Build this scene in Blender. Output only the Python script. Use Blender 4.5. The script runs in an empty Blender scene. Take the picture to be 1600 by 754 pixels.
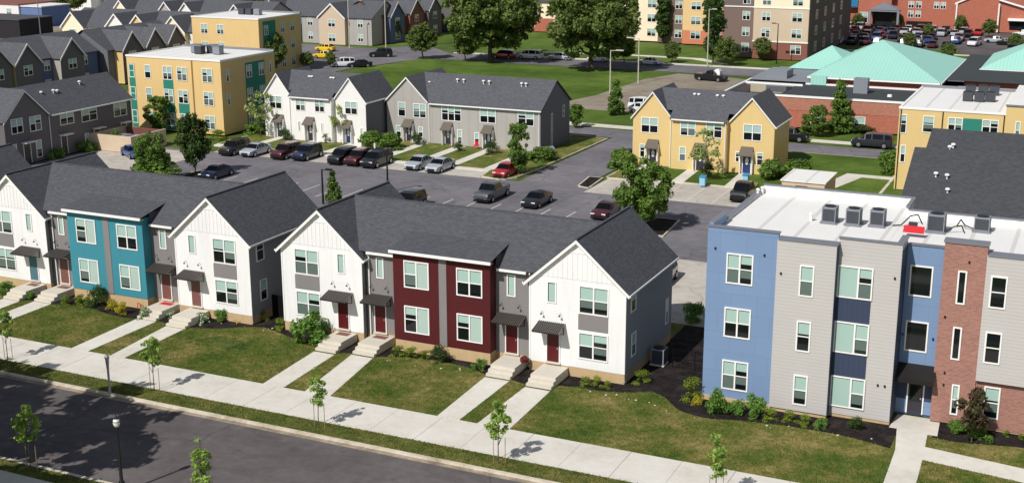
import bpy, math, random
import numpy as np
from mathutils import Vector, Matrix
random.seed(7)
sc = bpy.context.scene
COL = sc.collection
G = -0.7                      # lawn level; floor level of the front houses is 0

# ------------------------------------------------------------------ camera
CF, YAW, PITCH, ROLL = 2000.0, -0.4379, 0.2616, -0.0027
CPOS = np.array([52.1328, -72.5446, 29.3467])
_f = np.array([math.sin(YAW)*math.cos(PITCH), math.cos(YAW)*math.cos(PITCH), -math.sin(PITCH)])
_r = np.array([math.cos(YAW), -math.sin(YAW), 0.0])
_u = np.cross(_r, _f)
_c, _s = math.cos(ROLL), math.sin(ROLL)
RR, UU = _c*_r+_s*_u, -_s*_r+_c*_u
cam = bpy.data.cameras.new('camera'); camo = bpy.data.objects.new('camera', cam)
COL.objects.link(camo); sc.camera = camo
cam.sensor_width = 36; cam.lens = 36*CF/1600; cam.clip_start = .5; cam.clip_end = 5000
M4 = Matrix.Identity(4)
for i in range(3):
    M4[i][0], M4[i][1], M4[i][2], M4[i][3] = RR[i], UU[i], -_f[i], CPOS[i]
camo.matrix_world = M4

def at(u, v, z=-0.8):
    """surveying help: point of level z seen in the photograph at pixel (u, v)"""
    d = RR*(u-800)/CF - UU*(v-377)/CF + _f
    p = CPOS + d*(z-CPOS[2])/d[2]
    return float(p[0]), float(p[1])

# ------------------------------------------------------------------ light
w = bpy.data.worlds.new('World'); sc.world = w; w.use_nodes = True
nt = w.node_tree; nt.nodes.clear()
sky = nt.nodes.new('ShaderNodeTexSky'); sky.sky_type = 'NISHITA'; sky.sun_disc = False
SUN_EL, SUN_AZ = math.radians(45), math.radians(75)      # azimuth the light travels towards, from +X
dx, dy = math.cos(SUN_AZ), math.sin(SUN_AZ)
sky.sun_elevation = SUN_EL; sky.sun_rotation = math.atan2(-dx, -dy)
sky.air_density = 1.0; sky.dust_density = .6; sky.ozone_density = 1.2
bg = nt.nodes.new('ShaderNodeBackground'); bg.inputs[1].default_value = .078
wo = nt.nodes.new('ShaderNodeOutputWorld')
hs = nt.nodes.new('ShaderNodeHueSaturation'); hs.inputs['Saturation'].default_value = .62; nt.links.new(sky.outputs[0], hs.inputs['Color']); nt.links.new(hs.outputs[0], bg.inputs[0]); nt.links.new(bg.outputs[0], wo.inputs[0])
sl = bpy.data.lights.new('sun', 'SUN'); sl.energy = 4.3; sl.angle = math.radians(.5); sl.color = (1, .965, .915)
so = bpy.data.objects.new('sun', sl); COL.objects.link(so)
so.rotation_euler = Vector((dx*math.cos(SUN_EL), dy*math.cos(SUN_EL), -math.sin(SUN_EL))).to_track_quat('-Z', 'Y').to_euler()
so.location = (-40, -60, 80)
sc.view_settings.view_transform = 'Standard'; sc.view_settings.look = 'None'
sc.view_settings.gamma = 1; sc.view_settings.exposure = 0; sc.view_settings.use_curve_mapping = False
try:
    sc.cycles.max_bounces = 5; sc.cycles.transparent_max_bounces = 6
except Exception: pass

# ------------------------------------------------------------------ materials
def c(r, g, b):
    def l(x):
        x /= 255
        return x/12.92 if x <= .04045 else ((x+.055)/1.055)**2.4
    return (l(r), l(g), l(b), 1)
def sc_(col, k): return (col[0]*k, col[1]*k, col[2]*k, 1)

def base_mat(name, col, rough=.7, spec=.3):
    m = bpy.data.materials.new(name); m.use_nodes = True
    n = m.node_tree; b = n.nodes['Principled BSDF']
    b.inputs['Base Color'].default_value = col; b.inputs['Roughness'].default_value = rough
    b.inputs['Specular IOR Level'].default_value = spec
    return m, n, b
def N(n, t, **kw):
    o = n.nodes.new(t)
    for k, v in kw.items(): setattr(o, k, v)
    return o
def noise(n, vec, scale, detail=4, rough=.6):
    t = N(n, 'ShaderNodeTexNoise'); t.inputs['Scale'].default_value = scale
    t.inputs['Detail'].default_value = detail; t.inputs['Roughness'].default_value = rough
    n.links.new(vec, t.inputs['Vector']); return t.outputs['Fac']
def ramp(n, fac, stops):
    r = N(n, 'ShaderNodeValToRGB'); e = r.color_ramp.elements
    while len(e) < len(stops): e.new(.5)
    for i, (p, col) in enumerate(stops): e[i].position = p; e[i].color = col
    n.links.new(fac, r.inputs[0]); return r.outputs[0]
def mixc(n, fac, a, b, mode='MIX'):
    x = N(n, 'ShaderNodeMix', data_type='RGBA', blend_type=mode)
    for s, v in ((x.inputs[0], fac), (x.inputs[6], a), (x.inputs[7], b)):
        if hasattr(v, 'node'): n.links.new(v, s)
        else: s.default_value = v
    return x.outputs[2]
def math_(n, op, a, b=None, c_=None):
    x = N(n, 'ShaderNodeMath', operation=op)
    for s, v in zip(x.inputs, (a, b, c_)):
        if v is None: continue
        if hasattr(v, 'node'): n.links.new(v, s)
        else: s.default_value = v
    return x.outputs[0]
def bump(n, b, h, strength=.3, dist=.02):
    u = N(n, 'ShaderNodeBump'); u.inputs['Strength'].default_value = strength; u.inputs['Distance'].default_value = dist
    n.links.new(h, u.inputs['Height']); n.links.new(u.outputs[0], b.inputs['Normal'])

def surf(name, col, rough=.75, var=.12, vs=.6, pat=None, pitch=.15, spec=.3, col2=None, streak=.0, bs=.35, lk=.42):
    """weathered building surface; pattern follows the UVs (metres along, metres up)"""
    m, n, b = base_mat(name, col, rough, spec)
    tc = N(n, 'ShaderNodeTexCoord'); oi = N(n, 'ShaderNodeObjectInfo')
    vm = N(n, 'ShaderNodeVectorMath', operation='ADD'); n.links.new(tc.outputs['Object'], vm.inputs[0])
    sc3 = N(n, 'ShaderNodeVectorMath', operation='SCALE'); n.links.new(oi.outputs['Location'], sc3.inputs[0]); sc3.inputs['Scale'].default_value = 1.7
    n.links.new(sc3.outputs[0], vm.inputs[1]); vec = vm.outputs[0]
    f = noise(n, vec, vs, 6, .65)
    out = mixc(n, f, sc_(col, 1-var*1.4), sc_(col, 1+var*1.1))
    f2 = noise(n, vec, 14, 3, .7)
    out = mixc(n, math_(n, 'MULTIPLY', f2, var*1.2), out, sc_(col, .55))
    uv = tc.outputs['UV']
    sep = N(n, 'ShaderNodeSeparateXYZ'); n.links.new(uv, sep.inputs[0])
    if streak:
        mp = N(n, 'ShaderNodeMapping'); mp.inputs['Scale'].default_value = (2.2, .12, 1); n.links.new(uv, mp.inputs[0])
        fs = noise(n, mp.outputs[0], 1.0, 4, .7)
        fs = math_(n, 'MULTIPLY', math_(n, 'MAXIMUM', math_(n, 'SUBTRACT', fs, .5), 0), streak*3)
        out = mixc(n, fs, out, sc_(col, .45))
    if pat in ('siding', 'batten', 'seam'):
        v = sep.outputs[1] if pat == 'siding' else sep.outputs[0]
        t = math_(n, 'FRACT', math_(n, 'DIVIDE', v, pitch))
        if pat == 'siding':
            line = math_(n, 'LESS_THAN', t, .16)
            out = mixc(n, math_(n, 'MULTIPLY', line, lk), out, sc_(col, .3)); h = t
        elif pat == 'batten':
            line = math_(n, 'LESS_THAN', t, .2)
            out = mixc(n, math_(n, 'MULTIPLY', line, .15), out, sc_(col, .5)); h = math_(n, 'LESS_THAN', t, .22)
        else:
            line = math_(n, 'LESS_THAN', t, .1)
            out = mixc(n, math_(n, 'MULTIPLY', line, .35), out, sc_(col, .4)); h = line
        bump(n, b, h, bs, .03)
    elif pat in ('brick', 'shingle', 'panel'):
        br = N(n, 'ShaderNodeTexBrick'); n.links.new(uv, br.inputs['Vector'])
        br.inputs['Scale'].default_value = 1
        if pat == 'brick':
            br.inputs['Brick Width'].default_value = .24; br.inputs['Row Height'].default_value = .08; br.inputs['Mortar Size'].default_value = .008
            a1, a2, mo, k = sc_(col, .72), col2 or sc_(col, 1.25), sc_(c(190, 175, 165), .8), .8
        elif pat == 'shingle':
            br.inputs['Brick Width'].default_value = .32; br.inputs['Row Height'].default_value = .15; br.inputs['Mortar Size'].default_value = .012
            a1, a2, mo, k = sc_(col, .78), sc_(col, 1.22), sc_(col, .42), .8
        else:
            br.inputs['Brick Width'].default_value = 1.6; br.inputs['Row Height'].default_value = 1.25; br.inputs['Mortar Size'].default_value = .012
            a1, a2, mo, k = sc_(col, .95), sc_(col, 1.04), sc_(col, .6), .55
        br.inputs['Color1'].default_value = a1; br.inputs['Color2'].default_value = a2; br.inputs['Mortar'].default_value = mo
        out = mixc(n, k, out, br.outputs['Color'])
        f3 = noise(n, vec, .35, 5, .7)
        out = mixc(n, math_(n, 'MULTIPLY', f3, .28), out, sc_(col, .66))
        bump(n, b, br.outputs['Fac'], -.3, .01)
    n.links.new(out, b.inputs['Base Color'])
    return m

def plain(name, col, rough=.5, spec=.4, metal=0, coat=0):
    m, n, b = base_mat(name, col, rough, spec)
    b.inputs['Metallic'].default_value = metal; b.inputs['Coat Weight'].default_value = coat; b.inputs['Coat Roughness'].default_value = .05
    return m
def paint(name, col):
    m, n, b = base_mat(name, col, .32, .5)
    b.inputs['Coat Weight'].default_value = .8; b.inputs['Coat Roughness'].default_value = .06
    return m

def ground_mat(name, stops, scales, rough=.95, bs=.5, bd=.03, spk=None, cracks=None, lanes=False):
    m, n, b = base_mat(name, stops[0][1], rough, .1)
    g = N(n, 'ShaderNodeNewGeometry'); vec = g.outputs['Position']
    f1 = noise(n, vec, scales[0], 6, .65); f2 = noise(n, vec, scales[1], 5, .7); f3 = noise(n, vec, scales[2], 3, .75)
    t = math_(n, 'ADD', math_(n, 'MULTIPLY', f1, .5), math_(n, 'ADD', math_(n, 'MULTIPLY', f2, .3), math_(n, 'MULTIPLY', f3, .2)))
    out = ramp(n, t, stops)
    if spk:
        f4 = noise(n, vec, spk[0], 2, .8)
        out = mixc(n, math_(n, 'MULTIPLY', math_(n, 'GREATER_THAN', f4, spk[1]), .6), out, spk[2])
    if lanes:
        mp = N(n, 'ShaderNodeMapping'); mp.inputs['Scale'].default_value = (.03, .7, 1); n.links.new(vec, mp.inputs[0])
        fl = noise(n, mp.outputs[0], 1, 4, .6)
        out = mixc(n, math_(n, 'MULTIPLY', math_(n, 'ABSOLUTE', math_(n, 'SUBTRACT', fl, .5)), 1.1), out, sc_(stops[0][1], .62))
        fo = noise(n, vec, .9, 3, .5)
        out = mixc(n, math_(n, 'MULTIPLY', math_(n, 'GREATER_THAN', fo, .73), .2), out, sc_(stops[0][1], .45))
    if cracks:
        vo = N(n, 'ShaderNodeTexVoronoi', feature='DISTANCE_TO_EDGE'); vo.inputs['Scale'].default_value = cracks
        wv = N(n, 'ShaderNodeVectorMath', operation='ADD'); nn = N(n, 'ShaderNodeTexNoise'); nn.inputs['Scale'].default_value = .8
        n.links.new(vec, nn.inputs['Vector']); n.links.new(vec, wv.inputs[0]); n.links.new(nn.outputs['Color'], wv.inputs[1])
        n.links.new(wv.outputs[0], vo.inputs['Vector'])
        ln = math_(n, 'LESS_THAN', vo.outputs['Distance'], .05*cracks)
        out = mixc(n, math_(n, 'MULTIPLY', ln, .35), out, sc_(stops[0][1], .5))
    n.links.new(out, b.inputs['Base Color'])
    bump(n, b, math_(n, 'ADD', f3, math_(n, 'MULTIPLY', f2, .5)), bs, bd)
    return m

def leaf_mat(name, dark, lite, rough=.55):
    m, n, b = base_mat(name, lite, rough, .25)
    tc = N(n, 'ShaderNodeTexCoord'); oi = N(n, 'ShaderNodeObjectInfo')
    vm = N(n, 'ShaderNodeVectorMath', operation='ADD'); n.links.new(tc.outputs['Object'], vm.inputs[0]); n.links.new(oi.outputs['Location'], vm.inputs[1])
    f = math_(n, 'ADD', math_(n, 'MULTIPLY', noise(n, vm.outputs[0], 1.1, 3), .55), math_(n, 'MULTIPLY', noise(n, vm.outputs[0], 9, 2), .45))
    out = ramp(n, f, [(.33, dark), (.68, lite)])
    n.links.new(out, b.inputs['Base Color'])
    tr = N(n, 'ShaderNodeBsdfTranslucent'); n.links.new(mixc(n, .5, out, lite), tr.inputs['Color'])
    mx = N(n, 'ShaderNodeMixShader'); mx.inputs[0].default_value = .28
    n.links.new(b.outputs[0], mx.inputs[1]); n.links.new(tr.outputs[0], mx.inputs[2])
    n.links.new(mx.outputs[0], n.nodes['Material Output'].inputs['Surface'])
    return m

SHINGLE = surf('charcoal_shingle', c(86, 87, 92), .9, .1, .5, 'shingle', spec=.2)
SHINGLE2 = surf('dark_shingle', c(76, 77, 81), .9, .1, .5, 'shingle', spec=.2)
SHINGLE3 = surf('grey_shingle', c(92, 93, 98), .9, .1, .5, 'shingle', spec=.2)
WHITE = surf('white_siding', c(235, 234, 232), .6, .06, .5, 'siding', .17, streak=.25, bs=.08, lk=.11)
WBATTEN = surf('white_batten', c(233, 230, 224), .6, .05, .5, 'batten', .3, streak=.1)
TRIM = plain('white_trim', c(238, 236, 232), .5)
GREYPANEL = surf('grey_panel', c(132, 128, 127), .7, .07, .6, streak=.15)
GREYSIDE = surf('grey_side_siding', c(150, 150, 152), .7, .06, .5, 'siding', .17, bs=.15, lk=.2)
TEAL = surf('teal_panel', c(62, 136, 152), .6, .05, .7, 'siding', .19, streak=.12, bs=.03, lk=.06)
RED = surf('red_panel', c(82, 26, 29), .6, .1, .7, 'batten', .28, streak=.15, bs=.15)
FOUND = surf('tan_foundation', c(196, 168, 128), .85, .12, 1.5, streak=.4)
CONC = surf('landing_concrete', c(205, 198, 184), .85, .08, 1.2, streak=.15)
DARKMETAL = plain('dark_bronze_metal', c(38, 34, 32), .45, .5, .3)
AWN = surf('bronze_awning', c(34, 31, 30), .5, .1, 2)
AWNRIB = plain('awning_rib', c(112, 105, 100), .4, .5, .2)
FENCEBLK = plain('matt_black_fence', c(20, 20, 21), .9, .1)
BLACK = plain('black_metal', c(22, 22, 24), .4, .5)
GLASS = plain('window_glass', c(16, 22, 24), .05, .5)
CARGLASS = plain('car_glass', c(12, 14, 17), .1, .3)
BLIND = plain('mint_blind', c(162, 190, 180), .35, .3, coat=.5)
SCREEN = plain('insect_screen', c(92, 108, 102), .5, .3, coat=.25)
CURTAIN = plain('pale_curtain', c(172, 192, 183), .4, .3, coat=.5)
DRED = plain('dark_red_door', c(84, 18, 22), .45)
DTEAL = plain('teal_grey_door', c(78, 112, 124), .4)
DBROWN = plain('brown_door', c(120, 78, 72), .4)
DGREY = plain('dark_grey_door', c(52, 50, 58), .4)
DNAVY = plain('navy_door', c(38, 56, 96), .4)
BLUE = surf('blue_panel', c(122, 146, 180), .6, .05, .6, 'panel', spec=.3)
NAVY = surf('navy_batten', c(58, 68, 90), .6, .06, .8, 'batten', .3)
GSIDE = surf('pale_grey_siding', c(192, 188, 184), .65, .05, .5, 'siding', .21, bs=.2, lk=.26)
BRICK = surf('brown_red_brick', c(158, 108, 94), .9, .12, .6, 'brick')
MEMB = surf('white_roof_membrane', c(232, 230, 226), .6, .05, .35, 'seam', 2.4, streak=.1)
COPE = plain('grey_coping', c(128, 130, 138), .4, .5, .2)
YELLOW = surf('yellow_stucco', c(218, 190, 132), .85, .05, .5, streak=.12)
OCHRE = surf('ochre_stucco', c(222, 190, 132), .85, .06, .5, streak=.15)
GREEN = surf('green_panel', c(46, 128, 112), .6, .06, .6)
SBRICK = surf('orange_red_brick', c(178, 92, 64), .9, .1, .5, 'brick')
SBAND = surf('pale_red_brick', c(176, 108, 86), .9, .1, .5, 'brick')
GROOF = surf('green_metal_roof', c(160, 212, 197), .5, .05, .2, 'seam', .5)
DECK = surf('black_roof_deck', c(62, 66, 68), .85, .12, .2)
DARKSIDE = surf('dark_grey_siding', c(112, 112, 118), .75, .06, .5, 'siding', .2)
STUCCO = surf('offwhite_stucco', c(230, 228, 224), .8, .05, .5, streak=.1)
TAUPE = surf('taupe_stucco', c(170, 166, 160), .8, .05, .5, 'batten', 1.3, streak=.1, bs=.05)
CHARC = surf('charcoal_siding', c(104, 100, 102), .75, .06, .5, streak=.1)
HOOD = surf('brown_hood_shingle', c(104, 96, 88), .85, .1, 1)
CREAM = surf('cream_stucco', c(242, 226, 196), .85, .05, .3)
TAN = surf('tan_brick', c(204, 184, 160), .85, .07, .3)
TAUPEB = surf('grey_brown_brick', c(128, 108, 100), .85, .08, .3, 'siding', .25)
BROWNB = surf('red_brown_brick', c(136, 88, 76), .85, .08, .3)
ORANGE = surf('orange_stucco', c(226, 192, 140), .85, .05, .3)
BLUEGREY = surf('blue_grey_siding', c(96, 108, 138), .75, .06, .4, 'siding', .2)
GALV = plain('weathered_galvanised', c(168, 172, 178), .4, .5, .5)
ACGREY = surf('ac_cabinet_grey', c(132, 136, 144), .5, .06, 2)
ACGRILL = surf('ac_grille', c(70, 74, 80), .5, .1, 2, 'siding', .06)
TYRE = plain('tyre_rubber', c(20, 20, 21), .8, .2)
RIM = plain('wheel_rim', c(170, 172, 176), .3, .5, .7)
LAMPW = plain('headlight_lens', c(225, 228, 230), .15, .6)
LAMPR = plain('taillight_lens', c(140, 14, 16), .2, .6)
WOODST = plain('stake_wood', c(150, 128, 96), .8)
BARK = surf('bark', c(92, 78, 66), .95, .2, 6)
GLOBE = plain('lamp_globe', c(225, 225, 220), .2, .6)
REDP = plain('red_paint', c(196, 34, 44), .5)

GRASS = ground_mat('lawn_grass', [(.36, c(52, 74, 24)), (.45, c(82, 102, 42)), (.52, c(112, 112, 58)), (.6, c(152, 136, 88))], (.33, 2.2, 9), bs=1, bd=.09, spk=(1.9, .69, c(60, 76, 28)))
FIELD = ground_mat('field_grass', [(.36, c(58, 78, 26)), (.5, c(80, 102, 40)), (.64, c(110, 126, 60))], (.06, .4, 3), bs=.6, bd=.05)
VERGE = ground_mat('verge_grass', [(.38, c(48, 62, 22)), (.48, c(76, 88, 38)), (.6, c(130, 124, 74))], (.5, 2.5, 14), bs=.9, bd=.06, spk=(9, .74, c(190, 185, 160)))
MULCH = ground_mat('black_mulch', [(.4, c(26, 23, 23)), (.52, c(46, 41, 40)), (.64, c(72, 64, 60))], (1.2, 6, 30), bs=1, bd=.04, spk=(7, .75, c(120, 112, 104)))
ASPH = ground_mat('street_asphalt', [(.38, c(82, 77, 77)), (.5, c(98, 92, 92)), (.62, c(113, 107, 106))], (.18, 1.2, 40), .9, .2, .01, cracks=.07, lanes=True)
LOT = ground_mat('lot_asphalt', [(.38, c(102, 99, 104)), (.5, c(117, 114, 119)), (.62, c(132, 128, 131))], (.12, .9, 30), .9, .2, .01, cracks=.16, lanes=True)
SIDEW = ground_mat('sidewalk_concrete', [(.36, c(192, 186, 174)), (.5, c(208, 203, 193)), (.64, c(218, 214, 206))], (.3, 2, 25), .85, .15, .005)
STALL = ground_mat('stall_concrete', [(.36, c(164, 156, 146)), (.5, c(182, 175, 165)), (.64, c(198, 192, 182))], (.25, 1.4, 20), .9, .15, .005, cracks=.22)
KERB = ground_mat('kerb_concrete', [(.36, c(160, 146, 124)), (.5, c(200, 190, 172)), (.64, c(216, 208, 194))], (.8, 3, 20), .85, .2, .006)
GRAVEL = ground_mat('old_pad_asphalt', [(.38, c(116, 106, 94)), (.5, c(140, 130, 116)), (.62, c(156, 148, 132))], (.08, .6, 8), .95, .2, .01)
BASEG = ground_mat('far_ground_grass', [(.38, c(56, 74, 32)), (.5, c(78, 96, 44)), (.62, c(118, 118, 74))], (.03, .2, 2), bs=.5, bd=.05)
GUTTER = ground_mat('gutter_concrete', [(.36, c(112, 102, 90)), (.5, c(150, 138, 120)), (.64, c(186, 174, 154))], (.8, 3, 20), .85, .2, .006)
MARK = plain('lot_marking_paint', c(205, 200, 192), .8)

BLADE = leaf_mat('grass_blade', c(66, 84, 28), c(150, 148, 80))
def _blade(m):
    n = m.node_tree; b = n.nodes['Principled BSDF']; g = N(n, 'ShaderNodeNewGeometry')
    f = math_(n, 'ADD', math_(n, 'MULTIPLY', noise(n, g.outputs['Position'], .33, 6, .65), .5), math_(n, 'ADD', math_(n, 'MULTIPLY', noise(n, g.outputs['Position'], 2.2, 5, .7), .3), math_(n, 'MULTIPLY', noise(n, g.outputs['Position'], 20, 1), .2)))
    o = ramp(n, f, [(.36, c(60, 82, 26)), (.45, c(92, 110, 44)), (.52, c(122, 124, 62)), (.6, c(164, 150, 98))]); n.links.new(o, b.inputs['Base Color'])
_blade(BLADE)
L_MID = leaf_mat('leaf_mid', c(62, 90, 34), c(124, 154, 66))
L_DARK = leaf_mat('leaf_dark', c(40, 60, 26), c(84, 110, 50))
L_LIME = leaf_mat('leaf_lime', c(84, 108, 30), c(156, 172, 64))
L_YEL = leaf_mat('leaf_yellow', c(130, 128, 26), c(206, 192, 60))
L_SAP = leaf_mat('leaf_sapling', c(96, 128, 46), c(172, 198, 98))
L_BUSH = leaf_mat('leaf_bush', c(66, 100, 34), c(128, 166, 74))
L_PURP = leaf_mat('leaf_purple', c(52, 36, 30), c(104, 82, 62))
L_FAR = leaf_mat('leaf_far', c(64, 84, 40), c(130, 146, 74))
L_PALE = leaf_mat('leaf_pale', c(120, 124, 76), c(196, 194, 142))
FLOWER = plain('white_flower', c(232, 230, 220), .6)
# ------------------------------------------------------------------ mesh helpers
class MB:
    def __init__(s): s.v = []; s.f = []; s.m = []
    def poly(s, pts, m=0):
        n = len(s.v); s.v += [tuple(p) for p in pts]; s.f.append(tuple(range(n, n+len(pts)))); s.m.append(m)
    def box(s, x0, x1, y0, y1, z0, z1, m=0, top=None):
        p = [(x0,y0,z0),(x1,y0,z0),(x1,y1,z0),(x0,y1,z0),(x0,y0,z1),(x1,y0,z1),(x1,y1,z1),(x0,y1,z1)]
        n = len(s.v); s.v += p
        for f in ((3,2,1,0),(4,5,6,7),(0,1,5,4),(1,2,6,5),(2,3,7,6),(3,0,4,7)):
            s.f.append(tuple(n+i for i in f)); s.m.append(m if (top is None or f[0] != 4) else top)
    def prism(s, prof, axis, a0, a1, m=0, mend=None):
        """profile of (h, z) points extruded along axis x or y"""
        P = lambda a, h, z: (a, h, z) if axis == 'x' else (h, a, z)
        k = len(prof); n = len(s.v)
        s.v += [P(a0, h, z) for h, z in prof]+[P(a1, h, z) for h, z in prof]
        for i in range(k):
            j = (i+1) % k; s.f.append((n+i, n+j, n+k+j, n+k+i)); s.m.append(m)
        e = m if mend is None else mend
        s.f.append(tuple(n+i for i in reversed(range(k)))); s.m.append(e)
        s.f.append(tuple(n+k+i for i in range(k))); s.m.append(e)
    def slab(s, q, t, m=0, mside=None):
        """sloping sheet: 4 top corners, thickness t straight down"""
        n = len(s.v); s.v += [tuple(p) for p in q]+[(p[0], p[1], p[2]-t) for p in q]
        ms = m if mside is None else mside
        s.f.append((n, n+1, n+2, n+3)); s.m.append(m)
        s.f.append((n+7, n+6, n+5, n+4)); s.m.append(ms)
        for i in range(4):
            j = (i+1) % 4; s.f.append((n+i, n+4+i, n+4+j, n+j)); s.m.append(ms)
    def tube(s, p, q, r0, r1=None, n=8, m=0, caps=True):
        r1 = r0 if r1 is None else r1
        p, q = Vector(p), Vector(q); d = (q-p).normalized()
        a = d.orthogonal().normalized(); b = d.cross(a); k = len(s.v)
        for c0, r in ((p, r0), (q, r1)):
            for i in range(n):
                t = 2*math.pi*i/n; s.v.append(tuple(c0+a*math.cos(t)*r+b*math.sin(t)*r))
        for i in range(n):
            j = (i+1) % n; s.f.append((k+i, k+j, k+n+j, k+n+i)); s.m.append(m)
        if caps:
            s.f.append(tuple(k+i for i in reversed(range(n)))); s.m.append(m)
            s.f.append(tuple(k+n+i for i in range(n))); s.m.append(m)
    def path(s, pts, r, n=6, m=0):
        for a, b in zip(pts, pts[1:]): s.tube(a, b, r, r, n, m)
    def lathe(s, prof, cx=0, cy=0, n=12, m=0):
        k = len(s.v)
        for r, z in prof:
            for i in range(n):
                t = 2*math.pi*i/n; s.v.append((cx+r*math.cos(t), cy+r*math.sin(t), z))
        for a in range(len(prof)-1):
            for i in range(n):
                j = (i+1) % n; s.f.append((k+a*n+i, k+a*n+j, k+(a+1)*n+j, k+(a+1)*n+i)); s.m.append(m)
        s.f.append(tuple(k+i for i in reversed(range(n)))); s.m.append(m)
        e = k+(len(prof)-1)*n; s.f.append(tuple(e+i for i in range(n))); s.m.append(m)
    def mesh(s, name, mats, smooth=0):
        me = bpy.data.meshes.new(name); me.from_pydata(s.v, [], s.f)
        for x in (mats if isinstance(mats, (list, tuple)) else [mats]): me.materials.append(x)
        me.polygons.foreach_set('material_index', s.m)
        uv = me.uv_layers.new(name='UVMap').data
        for p in me.polygons:
            nx, ny, nz = p.normal
            if abs(nz) > .985: t, b = (1, 0, 0), (0, 1, 0)
            else:
                l = math.hypot(nx, ny); t = (-ny/l, nx/l, 0)
                b = (-t[1]*nz, t[0]*nz, -(t[0]*ny-t[1]*nx)) if False else (ny*0-nz*t[1], nz*t[0]-nx*0, nx*t[1]-ny*t[0])
            for li in p.loop_indices:
                co = me.vertices[me.loops[li].vertex_index].co
                uv[li].uv = (co[0]*t[0]+co[1]*t[1]+co[2]*t[2], co[0]*b[0]+co[1]*b[1]+co[2]*b[2])
        if smooth:
            me.polygons.foreach_set('use_smooth', [True]*len(me.polygons)); me.set_sharp_from_angle(angle=math.radians(smooth))
        return me
    def build(s, name, mats, parent=None, loc=(0, 0, 0), rz=0, smooth=0):
        return ob(name, s.mesh(name, mats, smooth), parent, loc, rz)

def ob(name, me, parent=None, loc=(0, 0, 0), rz=0, scale=None):
    o = bpy.data.objects.new(name, me); COL.objects.link(o)
    o.location = loc; o.rotation_euler = (0, 0, rz)
    if scale: o.scale = scale
    if parent: o.parent = parent
    return o
def tag(o, label, cat, group=None):
    o['label'] = label; o['category'] = cat
    if group: o['group'] = group
    return o
def thing(name, label, cat, loc=(0, 0, 0), rz=0, group=None):
    return tag(ob(name, None, None, loc, rz), label, cat, group)
def struct(o, kind='structure'):
    o['kind'] = kind; return o
def sheet(name, pts, z, mat):
    b = MB(); b.poly([(x, y, z) for x, y in pts]); return struct(b.build(name, mat))
def rect(x0, x1, y0, y1): return [(x0, y0), (x1, y0), (x1, y1), (x0, y1)]

# ------------------------------------------------------------------ windows (local frame: across x, up z, facing -y)
_WC = {}
def win_meshes(w, h, style, var, sv=0):
    key = (round(w, 2), round(h, 2), style, var, sv)
    if key in _WC: return _WC[key]
    F = MB(); B = .085; d = .055
    F.box(0, w, -d, 0, 0, B); F.box(0, w, -d, 0, h-B, h)
    F.box(0, B, -d, 0, B, h-B); F.box(w-B, w, -d, 0, B, h-B)
    cols = {'double': 2, 'triple': 3, 'wide': 2}.get(style, 1)
    xs = [B+(w-2*B)*i/cols for i in range(cols+1)]
    if style == 'wide': xs[1] = B+(w-2*B)*.6
    for x in xs[1:-1]: F.box(x-.05, x+.05, -d+.004, 0, B, h-B)
    L = MB()
    mid = B+(h-2*B)*.5
    rr = random.Random(int(w*100)*7+int(h*100)*13+len(style)*31+var*5+sv*17)
    for i in range(cols):
        a, b = xs[i]+(.05 if i else 0), xs[i+1]-(.05 if i < cols-1 else 0)
        rail = style not in ('fixed',) and not (style == 'wide' and i == 0) and not (var == 2 and i == 1)
        if rail: F.box(a, b, -d+.012, 0, mid-.03, mid+.03)
        if var == 3: continue
        if style == 'fixed':
            L.poly([(a+.05, -.02, B+.03), (b, -.02, B+.03), (b, -.02, h-B-.07), (a+.05, -.02, h-B-.07)], 0); continue
        top = h-B
        if not rail:
            L.poly([(a+.02, -.02, B+(.02 if var != 1 else .2)), (b, -.02, B+.02), (b, -.02, top-.05), (a+.02, -.02, top-.05)], 2 if style != 'wide' else 0)
            continue
        drop = rr.choice((0, 0, 0, .12, .3)) if sv else 0
        L.poly([(a+.03, -.02, mid+.03+drop), (b, -.02, mid+.03+drop), (b, -.02, top-.06), (a+.03, -.02, top-.06)], 0)
        if var != 1:
            lo = B+(.02, .12, .22, .34)[rr.randrange(4)]
            if sv == 3 and i == 0: continue
            L.poly([(a+.03, -.02, lo), (b, -.02, lo), (b, -.02, mid-.07), (a+.03, -.02, mid-.07)], 1)
    P = MB(); P.poly([(B*.5, -.012, B*.5), (w-B*.5, -.012, B*.5), (w-B*.5, -.012, h-B*.5), (B*.5, -.012, h-B*.5)])
    r = (F.mesh('window', TRIM), P.mesh('pane', GLASS), L.mesh('blind', [BLIND, SCREEN, CURTAIN]) if L.f else None)
    _WC[key] = r; return r
WV = random.Random(3)
def win(parent, x0, x1, z0, z1, y=0, style='double', side=None, var=None, blind=True, zo=.7):
    """side: None = facing -y at plane y;  '+x' = facing +x at plane x=y (x0..x1 are then y values)"""
    if var is None: var = WV.choice((0, 0, 0, 1))
    f, p, b = win_meshes(x1-x0, z1-z0, style, var, WV.choice((0, 1, 2, 3)))
    if side == '+x': loc, rz = (y, x0, z0+zo), math.pi/2
    elif side == '-x': loc, rz = (y, x1, z0+zo), -math.pi/2
    else: loc, rz = (x0, y, z0+zo), 0
    o = ob('window', f, parent, loc, rz)
    ob('pane', p, o)
    if b and blind: ob('blind', b, o)
    return o

def part(parent, name, mats, fn, smooth=0):
    b = MB(); fn(b); return b.build(name, mats, parent, (0, 0, .7), 0, smooth)

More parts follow.
